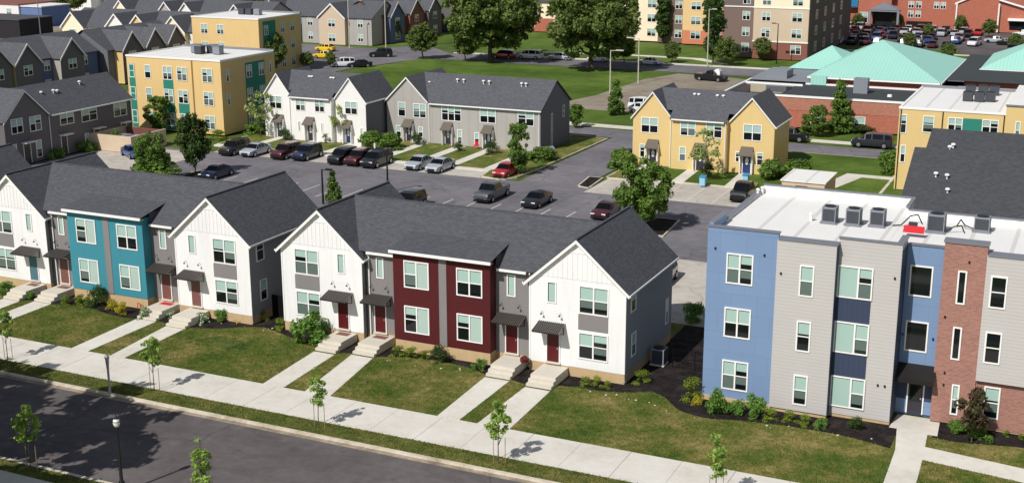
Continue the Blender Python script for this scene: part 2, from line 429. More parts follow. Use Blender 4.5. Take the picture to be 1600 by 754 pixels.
def door(parent, x0, x1, z0, z1, y, mat, oval=False):
    b = MB(); b.box(x0, x1, y-.04, y, z0, z1)
    o = b.build('door', mat, parent, (0, 0, .7))
    f = MB(); t = .07
    f.box(x0-t, x0, y-.07, y, z0, z1+t); f.box(x1, x1+t, y-.07, y, z0, z1+t); f.box(x0, x1, y-.07, y, z1, z1+t)
    f.build('door_frame', TRIM, o)
    h = MB(); h.box(x1-.14, x1-.08, y-.085, y-.04, (z0+z1)/2-.12, (z0+z1)/2); h.build('handle', GALV, o)
    if oval:
        v = MB(); xm, zm = (x0+x1)/2, z0+(z1-z0)*.62
        v.poly([(xm+.2*math.cos(i*math.pi/8), y-.05, zm+.42*math.sin(i*math.pi/8)) for i in range(16)]); v.build('oval_light', LAMPW, o)
    return o

def roof_gable_y(b, x0, x1, y0, y1, ze, zr, ox=.3, oy=.3, t=.05, drop=0):
    """two slopes, ridge along y; ze at the wall line"""
    xm = (x0+x1)/2; s = (zr-ze)/((x1-x0)/2); zl = ze-ox*s
    a, e = y0-oy, y1+oy; d = drop
    b.slab([(x0-ox, a, zl-d), (xm, a, zr-d), (xm, e, zr-d), (x0-ox, e, zl-d)], t)
    b.slab([(xm, a, zr-d), (x1+ox, a, zl-d), (x1+ox, e, zl-d), (xm, e, zr-d)], t)
def roof_gable_x(b, x0, x1, y0, y1, ze, zr, ox=.3, oy=.3, t=.05, drop=0):
    ym = (y0+y1)/2; s = (zr-ze)/((y1-y0)/2); zl = ze-oy*s
    a, e = x0-ox, x1+ox; d = drop
    b.slab([(a, y0-oy, zl-d), (e, y0-oy, zl-d), (e, ym, zr-d), (a, ym, zr-d)], t)
    b.slab([(a, ym, zr-d), (e, ym, zr-d), (e, y1+oy, zl-d), (a, y1+oy, zl-d)], t)

def vents(parent, pts):
    """small roof vents and pipes: (x, y, z)"""
    for x, y, z in pts:
        b = MB(); b.lathe([(.07, z-.2), (.07, z+.18), (.2, z+.2), (.2, z+.3), (.12, z+.36)], x, y, 8)
        b.build('roof_vent', [TRIM], parent, (0, 0, .7), 0, 40)

# ------------------------------------------------------------------ foliage
def leaf_cloud(name, clumps, n, size, mats, seed, up=.35, frac2=0):
    """n leaf faces spread over clumps (x, y, z, r); each face a bent rhombus"""
    g = np.random.default_rng(seed); C = np.array(clumps, float)
    wgt = C[:, 3]**2; idx = g.choice(len(C), n, p=wgt/wgt.sum())
    d = g.normal(size=(n, 3)); d /= np.linalg.norm(d, axis=1)[:, None]
    r = C[idx, 3]*(g.random(n)**.45)
    P = C[idx, :3]+d*r[:, None]*np.array([1, 1, .8])
    nv = d+g.normal(size=(n, 3))*.7+np.array([0, 0, up]); nv /= np.linalg.norm(nv, axis=1)[:, None]
    t = np.cross(nv, g.normal(size=(n, 3))); t /= np.linalg.norm(t, axis=1)[:, None]
    b = np.cross(nv, t); s = size*(.55+.9*g.random(n))[:, None]
    V = np.stack([P-t*s, P-b*s*.55+nv*s*.12, P+t*s, P+b*s*.55+nv*s*.12], 1).reshape(-1, 3)
    me = bpy.data.meshes.new(name)
    me.vertices.add(4*n); me.vertices.foreach_set('co', V.ravel().astype(np.float32))
    me.loops.add(4*n); me.loops.foreach_set('vertex_index', np.arange(4*n, dtype=np.int32))
    me.polygons.add(n); me.polygons.foreach_set('loop_start', np.arange(0, 4*n, 4, dtype=np.int32))
    ms = mats if isinstance(mats, (list, tuple)) else [mats]
    for m in ms: me.materials.append(m)
    if len(ms) > 1: me.polygons.foreach_set('material_index', (g.random(n) < frac2).astype(np.int32))
    me.update(calc_edges=True); me.validate()
    return me
def clump_set(seed, w, h, zc, n, r, shape='oval'):
    g = random.Random(seed); out = []
    while len(out) < n:
        x, y, z = g.uniform(-1, 1), g.uniform(-1, 1), g.uniform(-1, 1)
        q = x*x+y*y+z*z
        if shape == 'oval' and (q > 1 or q < .12): continue
        k = 1
        if shape == 'cone':
            k = (1-z)/2*.95+.08
            if x*x+y*y > 1: continue
        if shape == 'egg':
            k = 1.05-.35*z if z > -.2 else 1.1+.55*(z+.2)
            if x*x+y*y > 1 or q > 1.25: continue
        if shape == 'dome':
            z = abs(z)*2-1
            k = math.sqrt(max(.12, 1-((z+1)/2)**2))
            if x*x+y*y > 1: continue
        out.append((x*w/2*k, y*w/2*k, zc+z*h/2, r*g.uniform(.6, 1.25)))
    return out
def trunk_mesh(name, h, r, limbs, seed, w):
    g = random.Random(seed); b = MB(); p = Vector((0, 0, -.1)); q = r
    for i in range(4):
        e = Vector((g.uniform(-1, 1)*w*.02, g.uniform(-1, 1)*w*.02, h*(i+1)/4)); b.tube(p, e, q, q*.82, 8); p = e; q *= .82
    for i in range(limbs):
        a = 2*math.pi*i/limbs+g.uniform(-.4, .4); z0 = h*g.uniform(.4, .98)
        m1 = Vector((math.cos(a)*w*.14, math.sin(a)*w*.14, z0+h*.14)); m2 = Vector((math.cos(a)*w*.34, math.sin(a)*w*.34, z0+h*g.uniform(.25, .45)))
        b.tube((0, 0, z0), m1, r*.5, r*.36, 6); b.tube(m1, m2, r*.36, r*.14, 5)
    return b.mesh(name, BARK, 50)
TREES = {}
def tree_kind(key, w, h, zc, th, tr, nc, cr, n, size, mat, seed, shape='oval', limbs=6, mats2=None, frac2=0):
    cl = clump_set(seed, w, h, zc, nc, cr, shape)
    TREES[key] = (leaf_cloud('crown', cl, n, size, mat if not mats2 else [mat, mats2], seed, frac2=frac2), trunk_mesh('trunk', th, tr, limbs, seed, w))
def tree(key, xy, label, group=None, s=1.0, name='tree', z=-.8, rz=None, cat='tree', sz=None):
    t = thing(name, label, cat, (xy[0], xy[1], z), random.uniform(0, 6.28) if rz is None else rz, group)
    t.scale = (s, s, sz or s)
    cme, tme = TREES[key]
    ob('crown', cme, t); ob('trunk', tme, t)
    return t
SHRUBS = {}
def shrub_kind(key, n, size, mat, seed, nc=14, h=.8, mats2=None, frac2=0):
    cl = clump_set(seed, 1.6, h*1.5, h*.62, nc, .36, 'dome')
    SHRUBS[key] = leaf_cloud('shrub', cl, n, size, mat if not mats2 else [mat, mats2], seed, frac2=frac2)
def shrub(key, xy, r, label, group=None, z=-.71, name='shrub', h=None):
    o = ob(name, SHRUBS[key], None, (xy[0], xy[1], z), random.uniform(0, 6.28), (r*1.4, r*1.4, (h or r)*1.3))
    return tag(o, label, 'shrub', group)
# ================================================================== SETTING
sheet('ground', rect(-700, 500, -120, 900), -.93, BASEG)
sheet('street', rect(-120, 110, -24.75, -14.95), -.86, ASPH)
b = MB(); b.box(-120, 110, -14.95, -14.72, -.93, -.73)
struct(b.build('kerb', KERB))
sheet('gutter', rect(-120, 110, -15.35, -14.95), -.855, GUTTER)
b = MB(); b.box(-120, 110, -25.0, -24.75, -.93, -.73); struct(b.build('kerb', KERB))
b = MB(); b.box(-120, 110, -14.72, -13.1, -.93, -.735); struct(b.build('verge', VERGE))
b = MB(); b.box(-120, 110, -26.1, -25.0, -.93, -.735); struct(b.build('verge', VERGE))
b = MB(); b.box(-120, 110, -28.6, -26.1, -.93, -.72); struct(b.build('pavement', SIDEW))
b = MB(); b.box(-120, 110, -45, -28.6, -.93, -.74); struct(b.build('lawn', GRASS))
# sidewalk laid slab by slab with open joints
b = MB(); x = -60.0
while x < 90:
    b.box(x, x+2.98, -13.1, -9.48, -.93, -.705+.003*math.sin(x*3.1)); x += 3.0
struct(b.build('pavement', SIDEW))
b = MB(); b.box(-60, 90, -13.08, -9.5, -.93, -.725); struct(b.build('pavement_joint', MULCH))
b = MB(); b.box(-120, 110, -9.48, 13.2, -.93, -.72); struct(b.build('lawn', GRASS))

WALKS, BEDS = [], []
def walk(pts, z0=-.9, z1=-.695):
    WALKS.append(pts)
    b = MB(); k = len(pts)
    b.poly([(x, y, z1) for x, y in pts])
    for i in range(k):
        j = (i+1) % k; b.poly([(pts[i][0], pts[i][1], z0), (pts[j][0], pts[j][1], z0), (pts[j][0], pts[j][1], z1), (pts[i][0], pts[i][1], z1)])
    return struct(b.build('path', SIDEW))
def steps(x0, x1, label, y=-.03, mat_=True, mcol=None):
    """concrete landing with three treads running down to the walk"""
    t = thing('front_steps', label, 'steps', (0, 0, G))
    b = MB(); b.box(x0, x1, y-2.1, y, .02, .58); b.build('landing', CONC, t)
    b = MB()
    for i in range(2): b.box(x0, x1, y-2.1-.36*(i+1), y-2.1-.36*i, .02, .58-.19*(i+1))
    b.build('treads', CONC, t)
    if mcol:
        b = MB(); b.box(x0+.35, x1-.35, y-.75, y-.2, .58, .6); b.build('doormat', mcol, t)
    return t
def mulch(pts, z=-.712):
    BEDS.append(pts)
    b = MB(); b.poly([(x, y, z) for x, y in pts]); return struct(b.build('mulch_bed', MULCH))

# ================================================================== FRONT TOWNHOUSES
W_, L_, D_, E_, R_ = 6.72, 26.1, 9.3, 5.6, 8.63
def awning(t, x0, x1, y, zt=2.55, zf=2.47, d=1.2):
    b = MB(); b.slab([(x0, y-d, zf), (x1, y-d, zf), (x1, y, zt+.25), (x0, y, zt+.25)], .05)
    n = int((x1-x0)/.14)
    for i in range(n+1):
        x = x0+(x1-x0)*i/n; b.slab([(x-.022, y-d-.01, zf+.04), (x+.022, y-d-.01, zf+.04), (x+.022, y, zt+.29), (x-.022, y, zt+.29)], .05, 1)
    b.box(x0, x1, y-d-.02, y-d, zf-.07, zf-.02)
    o = b.build('awning', [AWN, AWNRIB], t, (0, 0, .7))
    for x in (x0+.12, x1-.12):
        b = MB(); b.tube((x, y-.03, zt-.45), (x, y-d+.1, zf-.08), .025, None, 6); b.tube((x, y-.03, zt-.5), (x, y-.03, zt+.1), .025, None, 6)
        b.build('bracket', BLACK, o)
def wall_lamp(t, x, z, y):
    b = MB(); b.path([(x, y, z-.12), (x, y-.12, z+.02), (x, y-.24, z-.02), (x, y-.26, z-.07)], .012)
    b.lathe([(.02, z-.06), (.075, z-.12), (.08, z-.16)], x, y-.26, 8); b.build('wall_lamp', BLACK, t, (0, 0, .7))
def spout(t, x, y, zt, mat, zb=-.6, r=.05):
    b = MB(); b.path([(x, y-.25, zt+.05), (x, y-.07, zt-.25), (x, y-.07, zb+.15), (x, y-.3, zb)], r); b.build('downspout', mat, t, (0, 0, .7))

def townhouse(loc, bay, doors, label, detail=True):
    t = thing('townhouse', label, 'house', (loc[0], loc[1], G), 0, 'gabled townhouse rows along the street')
    P = lambda n, m, f, s=0: part(t, n, m, f, s)
    # walls: front white, flanks grey
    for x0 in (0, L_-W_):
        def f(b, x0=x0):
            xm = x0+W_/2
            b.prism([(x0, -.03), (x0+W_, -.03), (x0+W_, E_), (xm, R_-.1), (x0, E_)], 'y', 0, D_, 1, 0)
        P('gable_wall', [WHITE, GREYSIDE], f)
        def f(b, x0=x0):
            xm = x0+W_/2; k = (R_-E_)/(W_/2)
            b.prism([(x0+.12, 5.9), (x0+W_-.12, 5.9), (x0+W_-.12, 6.0), (xm+1.0, 7.77), (xm-1.0, 7.77), (x0+.12, 6.0)] if False else
                    [(x0+.35, 5.88), (x0+W_-.35, 5.88), (xm+1.02, 7.62), (xm-1.02, 7.62)], 'y', -.02, 0)
            n = 20
            for i in range(1, n):
                x = x0+W_*i/n; top = min(7.6, E_-.18+k*(W_/2-abs(x-xm)))
                if top > 5.95: b.box(x-.02, x+.02, -.04, -.02, 5.9, top)
            b.box(xm-1.0, xm+1.0, -.045, 0, 7.62, 7.7)
        P('gable_battens', WHITE, f)
        P('foundation', FOUND, lambda b, x0=x0: b.box(x0+.03, x0+W_-.03, .02, D_-.02, -.7, -.03))
    P('recessed_wall', GREYPANEL, lambda b: b.box(W_, L_-W_, .5, D_-.3, .02, 5.95))
    P('foundation', FOUND, lambda b: b.box(W_, L_-W_, .53, D_-.4, -.7, .02))
    def f(b): b.box(9.43, 16.75, -.4, .5, .14, 6.4)
    P('bay_wall', bay, f)
    P('foundation', FOUND, lambda b: b.box(9.46, 16.72, -.36, .53, -.7, .14))
    P('bay_strip', GREYPANEL, lambda b: b.box(12.95, 13.52, -.43, -.4, .14, 6.3))
    for x in (.06, W_-.06, L_-W_+.06, L_-.06): P('corner_trim', TRIM, lambda b: b.box(x-.05, x+.05, -.03, -.001, 0, E_-.1))
    # roof
    def f(b):
        for x0 in (0, L_-W_): roof_gable_y(b, x0, x0+W_, 0, D_, E_+.06, R_)
        # main ridge between the gables
        b.slab([(W_/2, .2, 5.94), (L_-W_/2, .2, 5.94), (L_-W_/2, 4.64, R_-.003), (W_/2, 4.64, R_-.003)], .05)
        b.slab([(W_/2, 4.64, R_-.003), (L_-W_/2, 4.64, R_-.003), (L_-W_/2, D_, 5.94), (W_/2, D_, 5.94)], .05)
        b.slab([(9.38, -.75, 6.56), (16.98, -.75, 6.56), (16.98, 2.15, 7.13), (9.38, 2.15, 7.13)], .05)
        for xr in (W_/2, L_-W_/2): b.box(xr-.09, xr+.09, -.3, D_+.3, R_-.03, R_+.03)
        b.box(W_/2, L_-W_/2, 4.55, 4.73, R_-.04, R_+.022)
        b.box(9.38, 9.5, .3, 2.0, 6.1, 6.72); b.box(16.86, 16.98, .3, 2.0, 6.1, 6.72)
    roof = P('roof', SHINGLE, f)
    def f(b):
        for x0 in (0, L_-W_):
            xm = x0+W_/2; s = (R_-E_-.06)/(W_/2)
            for sg in (-1, 1):
                X0, X1 = xm, xm+sg*(W_/2+.27); zl = E_+.06-.27*s
                q = [(X0, -.28, R_-.06), (X1, -.28, zl-.06), (X1, -.19, zl-.06), (X0, -.19, R_-.06)]
                b.slab(q, .24); b.slab([(X0, -.2, R_-.2), (X1, -.2, zl-.2), (X1, 0, zl-.2), (X0, 0, R_-.2)], .03)
                b.box(min(X1, X1+sg*.1), max(X1, X1+sg*.1), -.28, D_+.25, zl-.18, zl-.06)
        b.box(W_+.28, 9.3, .08, .2, 5.75, 5.9); b.box(16.98, L_-W_-.28, .08, .2, 5.75, 5.9)
        b.box(9.36, 17.0, -.87, -.76, 6.36, 6.54); b.box(9.4, 16.96, -.76, -.4, 6.36, 6.4)
    ob_ = MB(); f(ob_); ob_.build('fascia', TRIM, roof)
    if not detail: return t
    for x in (1.15, 22.88): P('window_panel', GREYPANEL, lambda b: b.box(x-.02, x+2.02, -.035, 0, 2.6, 3.62))
    for x, v in ((1.15, 0), (22.88, 0)):
        win(t, x, x+2.05, 3.68, 5.56, 0, 'double', var=v); win(t, x, x+2.05, .62, 2.44, 0, 'double', var=v)
    win(t, 4.7, 5.33, 4.12, 5.58, 0, 'fixed'); win(t, 20.65, 21.33, 4.12, 5.57, 0, 'fixed')
    for (x, z) in ((10.28, 3.93), (14.28, 3.89), (10.25, .74), (14.27, .73)):
        win(t, x, x+1.92, z, z+1.9, -.4, 'double', var=2 if x < 14 or z < 2 else 1)
    win(t, 7.57, 8.17, 4.0, 5.5, .5, 'fixed'); win(t, 17.56, 18.2, 4.0, 5.5, .5, 'fixed')
    for i, (x, y, z) in enumerate(((4.66, 0, .12), (7.38, .5, .08), (17.5, .5, .08), (20.7, 0, .12))):
        door(t, x, x+.84, z, z+2.0, y, doors[i])
    for x, y, z in ((4.66, 0, .12), (7.38, .5, .08), (17.5, .5, .08), (20.7, 0, .12)): P('door_sill', CONC, lambda b: b.box(x-.1, x+.95, y-.12, y, z-.12, z))
    for x0, x1, y in ((3.95, 5.92, 0), (6.88, 8.75, .5), (17.0, 18.95, .5), (20.12, 21.95, 0)): awning(t, x0, x1, y)
    for x, y in ((4.35, 0), (5.58, 0), (7.2, .5), (8.4, .5), (17.2, .5), (18.5, .5), (20.36, 0), (21.64, 0)): wall_lamp(t, x, 3.5, y)
    spout(t, 6.85, .3, 5.7, BLACK); spout(t, 7.02, .48, 5.75, TRIM); spout(t, 19.3, .48, 5.75, TRIM); spout(t, L_-.04, .25, 5.55, GREYSIDE); 
    # flank windows, facing the gap
    for y0, y1, z0, z1 in ((.8, 1.75, 3.86, 5.5), (1.05, 1.9, .8, 2.4), (7.9, 8.5, .9, 2.75)): win(t, y0, y1, z0, z1, L_, 'single', '+x')
    return t
townhouse((0, 0), RED, (DRED, DRED, DRED, DRED), 'white gabled townhouse row with the dark red two-storey bay in its middle')
townhouse((-28.79, -.12), TEAL, (DTEAL, DBROWN, DBROWN, DBROWN), 'white gabled townhouse row with the teal two-storey bay, left of the dark red one')
townhouse((-57.6, -.2), TEAL, (DTEAL, DBROWN, DBROWN, DBROWN), 'townhouse row cut off by the left edge, only its dark roof corner showing', detail=False)

RL = 'beside the dark red bay'
steps(4.5, 6.15, 'concrete front steps leftmost of the dark red townhouse, beside the big round bush', mcol=DBROWN)
steps(7.2, 8.9, 'concrete front steps just left of the dark red bay', .47, mcol=DBROWN)
steps(17.35, 19.1, 'concrete front steps just right of the dark red bay', .47)
steps(20.45, 22.2, 'concrete front steps rightmost of the dark red townhouse, before the white gable')
for x0, x1, y, lb, mc in ((4.5, 6.15, -.15, 'concrete front steps at the far left, before the white gable left of the teal bay', DBROWN),
                  (7.2, 8.9, .35, 'concrete front steps just left of the teal bay', DBROWN),
                  (17.35, 19.1, .35, 'concrete front steps just right of the teal bay, with a red mat', REDP),
                  (20.45, 22.2, -.15, 'concrete front steps before the white gable right of the teal bay', None)):
    steps(x0-28.79, x1-28.79, lb, y, mcol=mc)
for dx_ in (0, -28.79):
    walk([(4.9, -9.48), (6.5, -9.48), (6.15, -3.0), (4.5, -3.0)] if dx_ == 0 else [(4.9+dx_, -9.48), (6.4+dx_, -9.48), (6.15+dx_, -3.0), (4.5+dx_, -3.0)])
    walk([(8.1+dx_, -9.48), (10.0+dx_, -9.48), (8.9+dx_, -2.5), (7.2+dx_, -2.5)] if dx_ == 0 else [(7.4+dx_, -9.48), (9.0+dx_, -9.48), (8.9+dx_, -2.5), (7.2+dx_, -2.5)])
    walk([(17.6+dx_, -9.48), (19.1+dx_, -9.48), (19.1+dx_, -2.5), (17.35+dx_, -2.5)])
    walk([(20.3+dx_, -9.48), (22.4+dx_, -9.48), (22.2+dx_, -3.0), (20.45+dx_, -3.0)] if dx_ == 0 else [(21.1+dx_, -9.48), (22.3+dx_, -9.48), (22.1+dx_, -3.0), (20.45+dx_, -3.0)])

# B walk
walk([(43.55, -9.48), (45.2, -9.48), (44.95, -3.0), (44.75, -.05), (45.3, -.05), (45.15, 2.4), (42.7, 2.4), (42.55, .12), (43.0, .12), (43.4, -3.0)])
walk([(44.97, -3.75), (60, -5.7), (60, -4.0), (44.87, -1.9)], z1=-.70)
# mulch beds
def spl(pts, k=4):
    """smooth a chain of points"""
    out = []
    for i in range(len(pts)-1):
        p0, p1, p2, p3 = pts[max(0, i-1)], pts[i], pts[i+1], pts[min(len(pts)-1, i+2)]
        for j in range(k):
            t = j/k
            out.append(tuple(.5*((2*p1[a])+(-p0[a]+p2[a])*t+(2*p0[a]-5*p1[a]+4*p2[a]-p3[a])*t*t+(-p0[a]+3*p1[a]-3*p2[a]+p3[a])*t**3) for a in (0, 1)))
    return out+[pts[-1]]
e = spl([(22.58, -1.85), (23.6, -1.6), (25.1, -1.6), (26.86, -1.05), (27.9, -.45), (29.1, -.95), (30.5, -2.5), (32.3, -3.05), (33.7, -2.75), (36, -2.3), (38.9, -2.15), (41.2, -2.4), (43.1, -2.95)])
mulch(e+[(43.1, .15), (42.6, .6), (31.3, 1), (31.3, 13), (26, 13), (26, .1), (22.25, .1), (22.25, -1.85)])
e = spl([(45.0, -.35), (46.6, -.45), (49.9, .3), (54, .3)]); mulch(e+[(54, 2.5), (45.2, 2.5)])
e = spl([(8.95, -2.2), (10.2, -1.6), (11.8, -1.25), (13.7, -1.1), (16, -1.5), (17.3, -2.2)]); mulch(e+[(17.3, .5), (8.95, .5)])
mulch([(6.2, -2.6), (7.15, -2.2), (7.15, .6), (6.2, .1)]); mulch([(19.15, -2.2), (20.4, -2.6), (20.4, .1), (19.15, .6)])
e = spl([(-6.55, -2.5), (-4.65, -1.85), (-3.3, -.9), (-2.3, -.4), (-1.26, -.3), (1.07, -1.15), (2.44, -1.6), (4.45, -2.1)]); mulch(e+[(4.45, .1), (.05, .1), (.05, 12), (-2.7, 12), (-2.7, .1), (-6.55, 0)])
e = spl([(-19.85, -2.5), (-18.9, -2.1), (-16.8, -1.8), (-14.4, -2.5), (-11.45, -2.7)]); mulch(e+[(-11.45, .4), (-19.85, .4)])
mulch([(-22.6, -2.6), (-21.65, -2.2), (-21.65, .4), (-22.6, 0)]); mulch([(-9.65, -2.2), (-8.4, -2.6), (-8.4, -.1), (-9.65, .3)])
def inside(P_, poly):
    px, py = P_[:, 0], P_[:, 1]; r = np.zeros(len(P_), bool); k = len(poly)
    for i in range(k):
        (x0, y0), (x1, y1) = poly[i], poly[(i+1) % k]
        if y0 == y1: continue
        r ^= ((y0 > py) != (y1 > py)) & (px < (x1-x0)*(py-y0)/(y1-y0)+x0)
    return r
def turf(name, x0, x1, y0, y1, z, dens, seed, size=.055):
    # short grass, one scattered mesh
    g = np.random.default_rng(seed); n = int((x1-x0)*(y1-y0)*dens)
    p = np.stack([g.uniform(x0, x1, n), g.uniform(y0, y1, n)], 1); ok = np.ones(n, bool)
    for q in WALKS+BEDS: ok &= ~inside(p, q)
    for hx in (0, -28.79): ok &= ~((p[:, 0] > hx) & (p[:, 0] < hx+26.1) & (p[:, 1] > -.7)); 
    ok &= ~((p[:, 0] > 31) & (p[:, 1] > 0)); p = p[ok]; n = len(p)
    a = g.uniform(0, 6.283, n); l = g.uniform(.0, .06, n); h = size*g.uniform(.5, 1.4, n); w_ = .018*g.uniform(.7, 1.6, n)
    bx, by = np.cos(a)*w_, np.sin(a)*w_; tx, ty = g.normal(size=n)*l, g.normal(size=n)*l
    V = np.stack([np.stack([p[:, 0]-bx, p[:, 1]-by, np.full(n, z)], 1), np.stack([p[:, 0]+bx, p[:, 1]+by, np.full(n, z)], 1), np.stack([p[:, 0]+tx+bx*.4, p[:, 1]+ty+by*.4, z+h], 1), np.stack([p[:, 0]+tx-bx*.6, p[:, 1]+ty-by*.6, z+h*.9], 1)], 1).reshape(-1, 3)
    me = bpy.data.meshes.new(name); me.vertices.add(4*n); me.vertices.foreach_set('co', V.ravel().astype(np.float32))
    me.loops.add(4*n); me.loops.foreach_set('vertex_index', np.arange(4*n, dtype=np.int32)); me.polygons.add(n); me.polygons.foreach_set('loop_start', np.arange(0, 4*n, 4, dtype=np.int32))
    me.materials.append(BLADE); me.update(calc_edges=True)
    return struct(ob(name, me), 'stuff')
turf('grass', -24, 47, -9.5, -.2, -.725, 260, 1); turf('grass', 44, 50, -9.5, .2, -.725, 260, 2)
turf('grass', -16, 42, -14.74, -13.06, -.74, 300, 3); turf('grass', -4, 14, -26.12, -24.98, -.74, 300, 4)
# darker patches of greener turf
PATCH = ground_mat('greener_turf', [(.38, c(44, 66, 24)), (.5, c(66, 88, 36)), (.62, c(96, 108, 52))], (.5, 2.2, 15), bs=.9, bd=.06)
random.seed(11)
for (u, v, r) in ((345, 535, 1.5), (200, 545, .8), (270, 520, .7)):
    x, y = at(u, v, -.72)
    sheet('lawn_patch', [(x+r*1.5*math.cos(a)*random.uniform(.7, 1.15), y+r*.8*math.sin(a)*random.uniform(.7, 1.15)) for a in [i*math.pi/14 for i in range(28)]], -.716, PATCH)

# ================================================================== BLUE / GREY / BRICK APARTMENTS
t = thing('apartment_block', 'three-storey apartment block of blue panels, pale grey siding and brown brick', 'apartments', (0, 0, G))
P = lambda n, m, f, s=0: part(t, n, m, f, s)
P('wall', [BLUE, MEMB], lambda b: (b.box(31.22, 41.4, .5, 12.2, -.68, 9.85, 0, 1), b.box(41.4, 58, 2.55, 9.4, -.68, 9.84, 0, 1)))
for a_ in ((31.2, 35.5, 0, .3, -.45, 10.3), (31.2, 31.45, .3, 3.2, 9.8, 10.45), (42.5, 44.6, 2.4, 2.7, -.5, 9.8)): P('blue_front', BLUE, lambda b: b.box(*a_))
for a_ in ((35.5, 38.95, -.3, .35, -.45, 10.02), (38.95, 42.5, .38, .55, -.5, 10.3), (42.2, 42.5, .55, 2.4, -.5, 10.3), (46.95, 58, 1.75, 2.6, 2.35, 9.82)): P('grey_front', GSIDE, lambda b: b.box(*a_))
P('side_return', NAVY, lambda b: (b.box(38.951, 38.97, -.28, .379, -.45, 9.9), b.box(42.501, 42.52, .42, 2.39, -.45, 9.9)))
P('brick_front', BRICK, lambda b: (b.box(44.6, 46.95, 1.95, 2.6, -.6, 10.32), b.box(46.95, 58, 2.05, 2.62, -.6, 2.35)))
P('foundation', FOUND, lambda b: (b.box(31.25, 38.9, -.2, .6, -.7, -.45), b.box(38.9, 42.5, .43, .7, -.7, -.5), b.box(44.7, 58, 2.1, 2.7, -.7, -.6)))
for z0, z1 in ((1.95, 3.36), (5.28, 6.75)): P('spandrel_panel', NAVY, lambda b: b.box(38.98, 40.95, .34, .38, z0, z1))
def f(b):
    b.box(31.15, 35.55, -.06, .36, 10.3, 10.37); b.box(31.14, 31.5, .36, 3.25, 10.45, 10.52); b.box(31.14, 31.5, 3.25, 12.3, 10.0, 10.07)
    b.box(35.55, 39.0, -.36, .4, 10.02, 10.1); b.box(38.9, 42.56, .32, .62, 10.3, 10.38); b.box(42.18, 42.58, .62, 2.4, 10.3, 10.38)
    b.box(42.58, 44.55, 2.34, 2.76, 9.84, 9.9); b.box(44.54, 47.0, 1.88, 2.66, 10.32, 10.46); b.box(47.0, 58, 1.69, 2.66, 9.82, 9.9)
    b.box(31.5, 41.5, 12.0, 12.3, 10.42, 10.5); b.box(41.3, 41.55, 9.4, 12.0, 10.42, 10.5); b.box(41.55, 58, 9.25, 9.5, 10.25, 10.33)
P('coping', COPE, f)
P('parapet', MEMB, lambda b: (b.box(31.52, 41.4, 12.03, 12.2, 9.6, 10.42), b.box(41.32, 41.45, 9.5, 12.03, 9.6, 10.42), b.box(41.45, 58, 9.27, 9.42, 9.6, 10.25), b.box(31.25, 31.45, 3.2, 12.1, 9.7, 10.0), b.box(44.65, 46.9, 2.2, 2.6, 9.6, 10.3)))
for z, v in ((6.9, 0), (3.5, 1), (.12, 0)): win(t, 32.42, 34.06, z, z+1.9, 0, 'double', var=v)
for z, v in ((6.75, 0), (3.34, 1), (-.05, 0)): win(t, 36.9, 37.75, z, z+1.9, -.3, 'single', var=v)
for z, v in ((6.8, 0), (3.4, 1), (0, 0)): win(t, 38.98, 41.0, z, z+1.93, .34, 'wide', var=0)
for z in (6.78, 3.38): win(t, 42.75, 44.05, z, z+1.88, 2.4, 'fixed', var=3)
for z in (6.75, 3.37): win(t, 45.45, 45.95, z, z+2.0, 1.95, 'fixed', var=3)
win(t, 45.68, 46.12, -.02, 1.86, 1.95, 'single', var=2); win(t, 47.45, 48.35, .04, 2.0, 2.05, 'single', var=0)
for z in (6.82, 3.5): win(t, 47.25, 48.15, z, z+1.9, 1.75, 'single', var=3)
for z in (6.82, 3.5): win(t, 51.25, 52.15, z, z+1.9, 1.75, 'single', var=3)
o = door(t, 43.2, 44.05, -.5, 1.6, 2.4, DGREY)
b = MB(); b.box(43.3, 43.95, 2.33, 2.36, .3, 1.5); b.build('door_glass', GLASS, o)
for x0, x1 in ((42.53, 43.1), (44.15, 44.6)): P('awning_shadow_panel', NAVY, lambda b: b.box(x0, x1, 2.37, 2.4, .35, 2.3))  # navy sheets beside the door paint in the awning's shadow
b = MB(); b.slab([(42.45, 1.2, 2.05), (44.72, 1.2, 2.05), (44.72, 2.38, 2.62), (42.45, 2.38, 2.62)], .06); b.box(42.45, 44.72, 1.15, 1.2, 1.8, 2.08); b.build('awning', AWN, t, (0, 0, .7))
for x, y, z in ((31.7, 0, 9.0), (34.7, 0, 8.9), (35.8, -.3, 8.0), (42.2, .38, 8.3), (46, 1.95, 9.3), (44.95, 1.95, 5.9), (45.2, 1.95, 2.5), (45.2, 1.95, 1.75), (42.1, .38, 1.7), (41.7, .38, 1.7), (44.35, 2.4, 4.3), (42.62, 2.4, 4.35)):
    b = MB(); b.box(x-.05, x+.05, y-.08, y, z-.06, z+.06); b.build('wall_light', BLACK, t, (0, 0, .7))
# things standing on that roof
def roof_ac(x, y, z, w_, d_, h_, label):
    o = thing('air_conditioner', label, 'air conditioner', (x, y, z), 0, 'air conditioners on the white roof')
    b = MB(); b.box(-w_/2, w_/2, -d_/2, d_/2, .12, h_); b.build('cabinet', ACGREY, o)
    b = MB(); b.box(-w_/2+.06, w_/2-.06, -d_/2-.012, -d_/2, .2, h_-.1); b.box(w_/2, w_/2+.012, -d_/2+.06, d_/2-.06, .2, h_-.1); b.build('grille', ACGRILL, o)
    b = MB(); b.lathe([(w_*.4, h_), (w_*.4, h_+.05), (w_*.32, h_+.06)], 0, 0, 14); b.build('fan_guard', BLACK, o)
    b = MB(); b.box(-w_/2-.08, w_/2+.08, -d_/2-.08, d_/2+.08, 0, .12); b.build('curb', COPE, o)
    return o
roof_ac(37.3, 5.7, 9.85, .85, .95, 1.05, 'grey rooftop air conditioner, leftmost of the row of three')
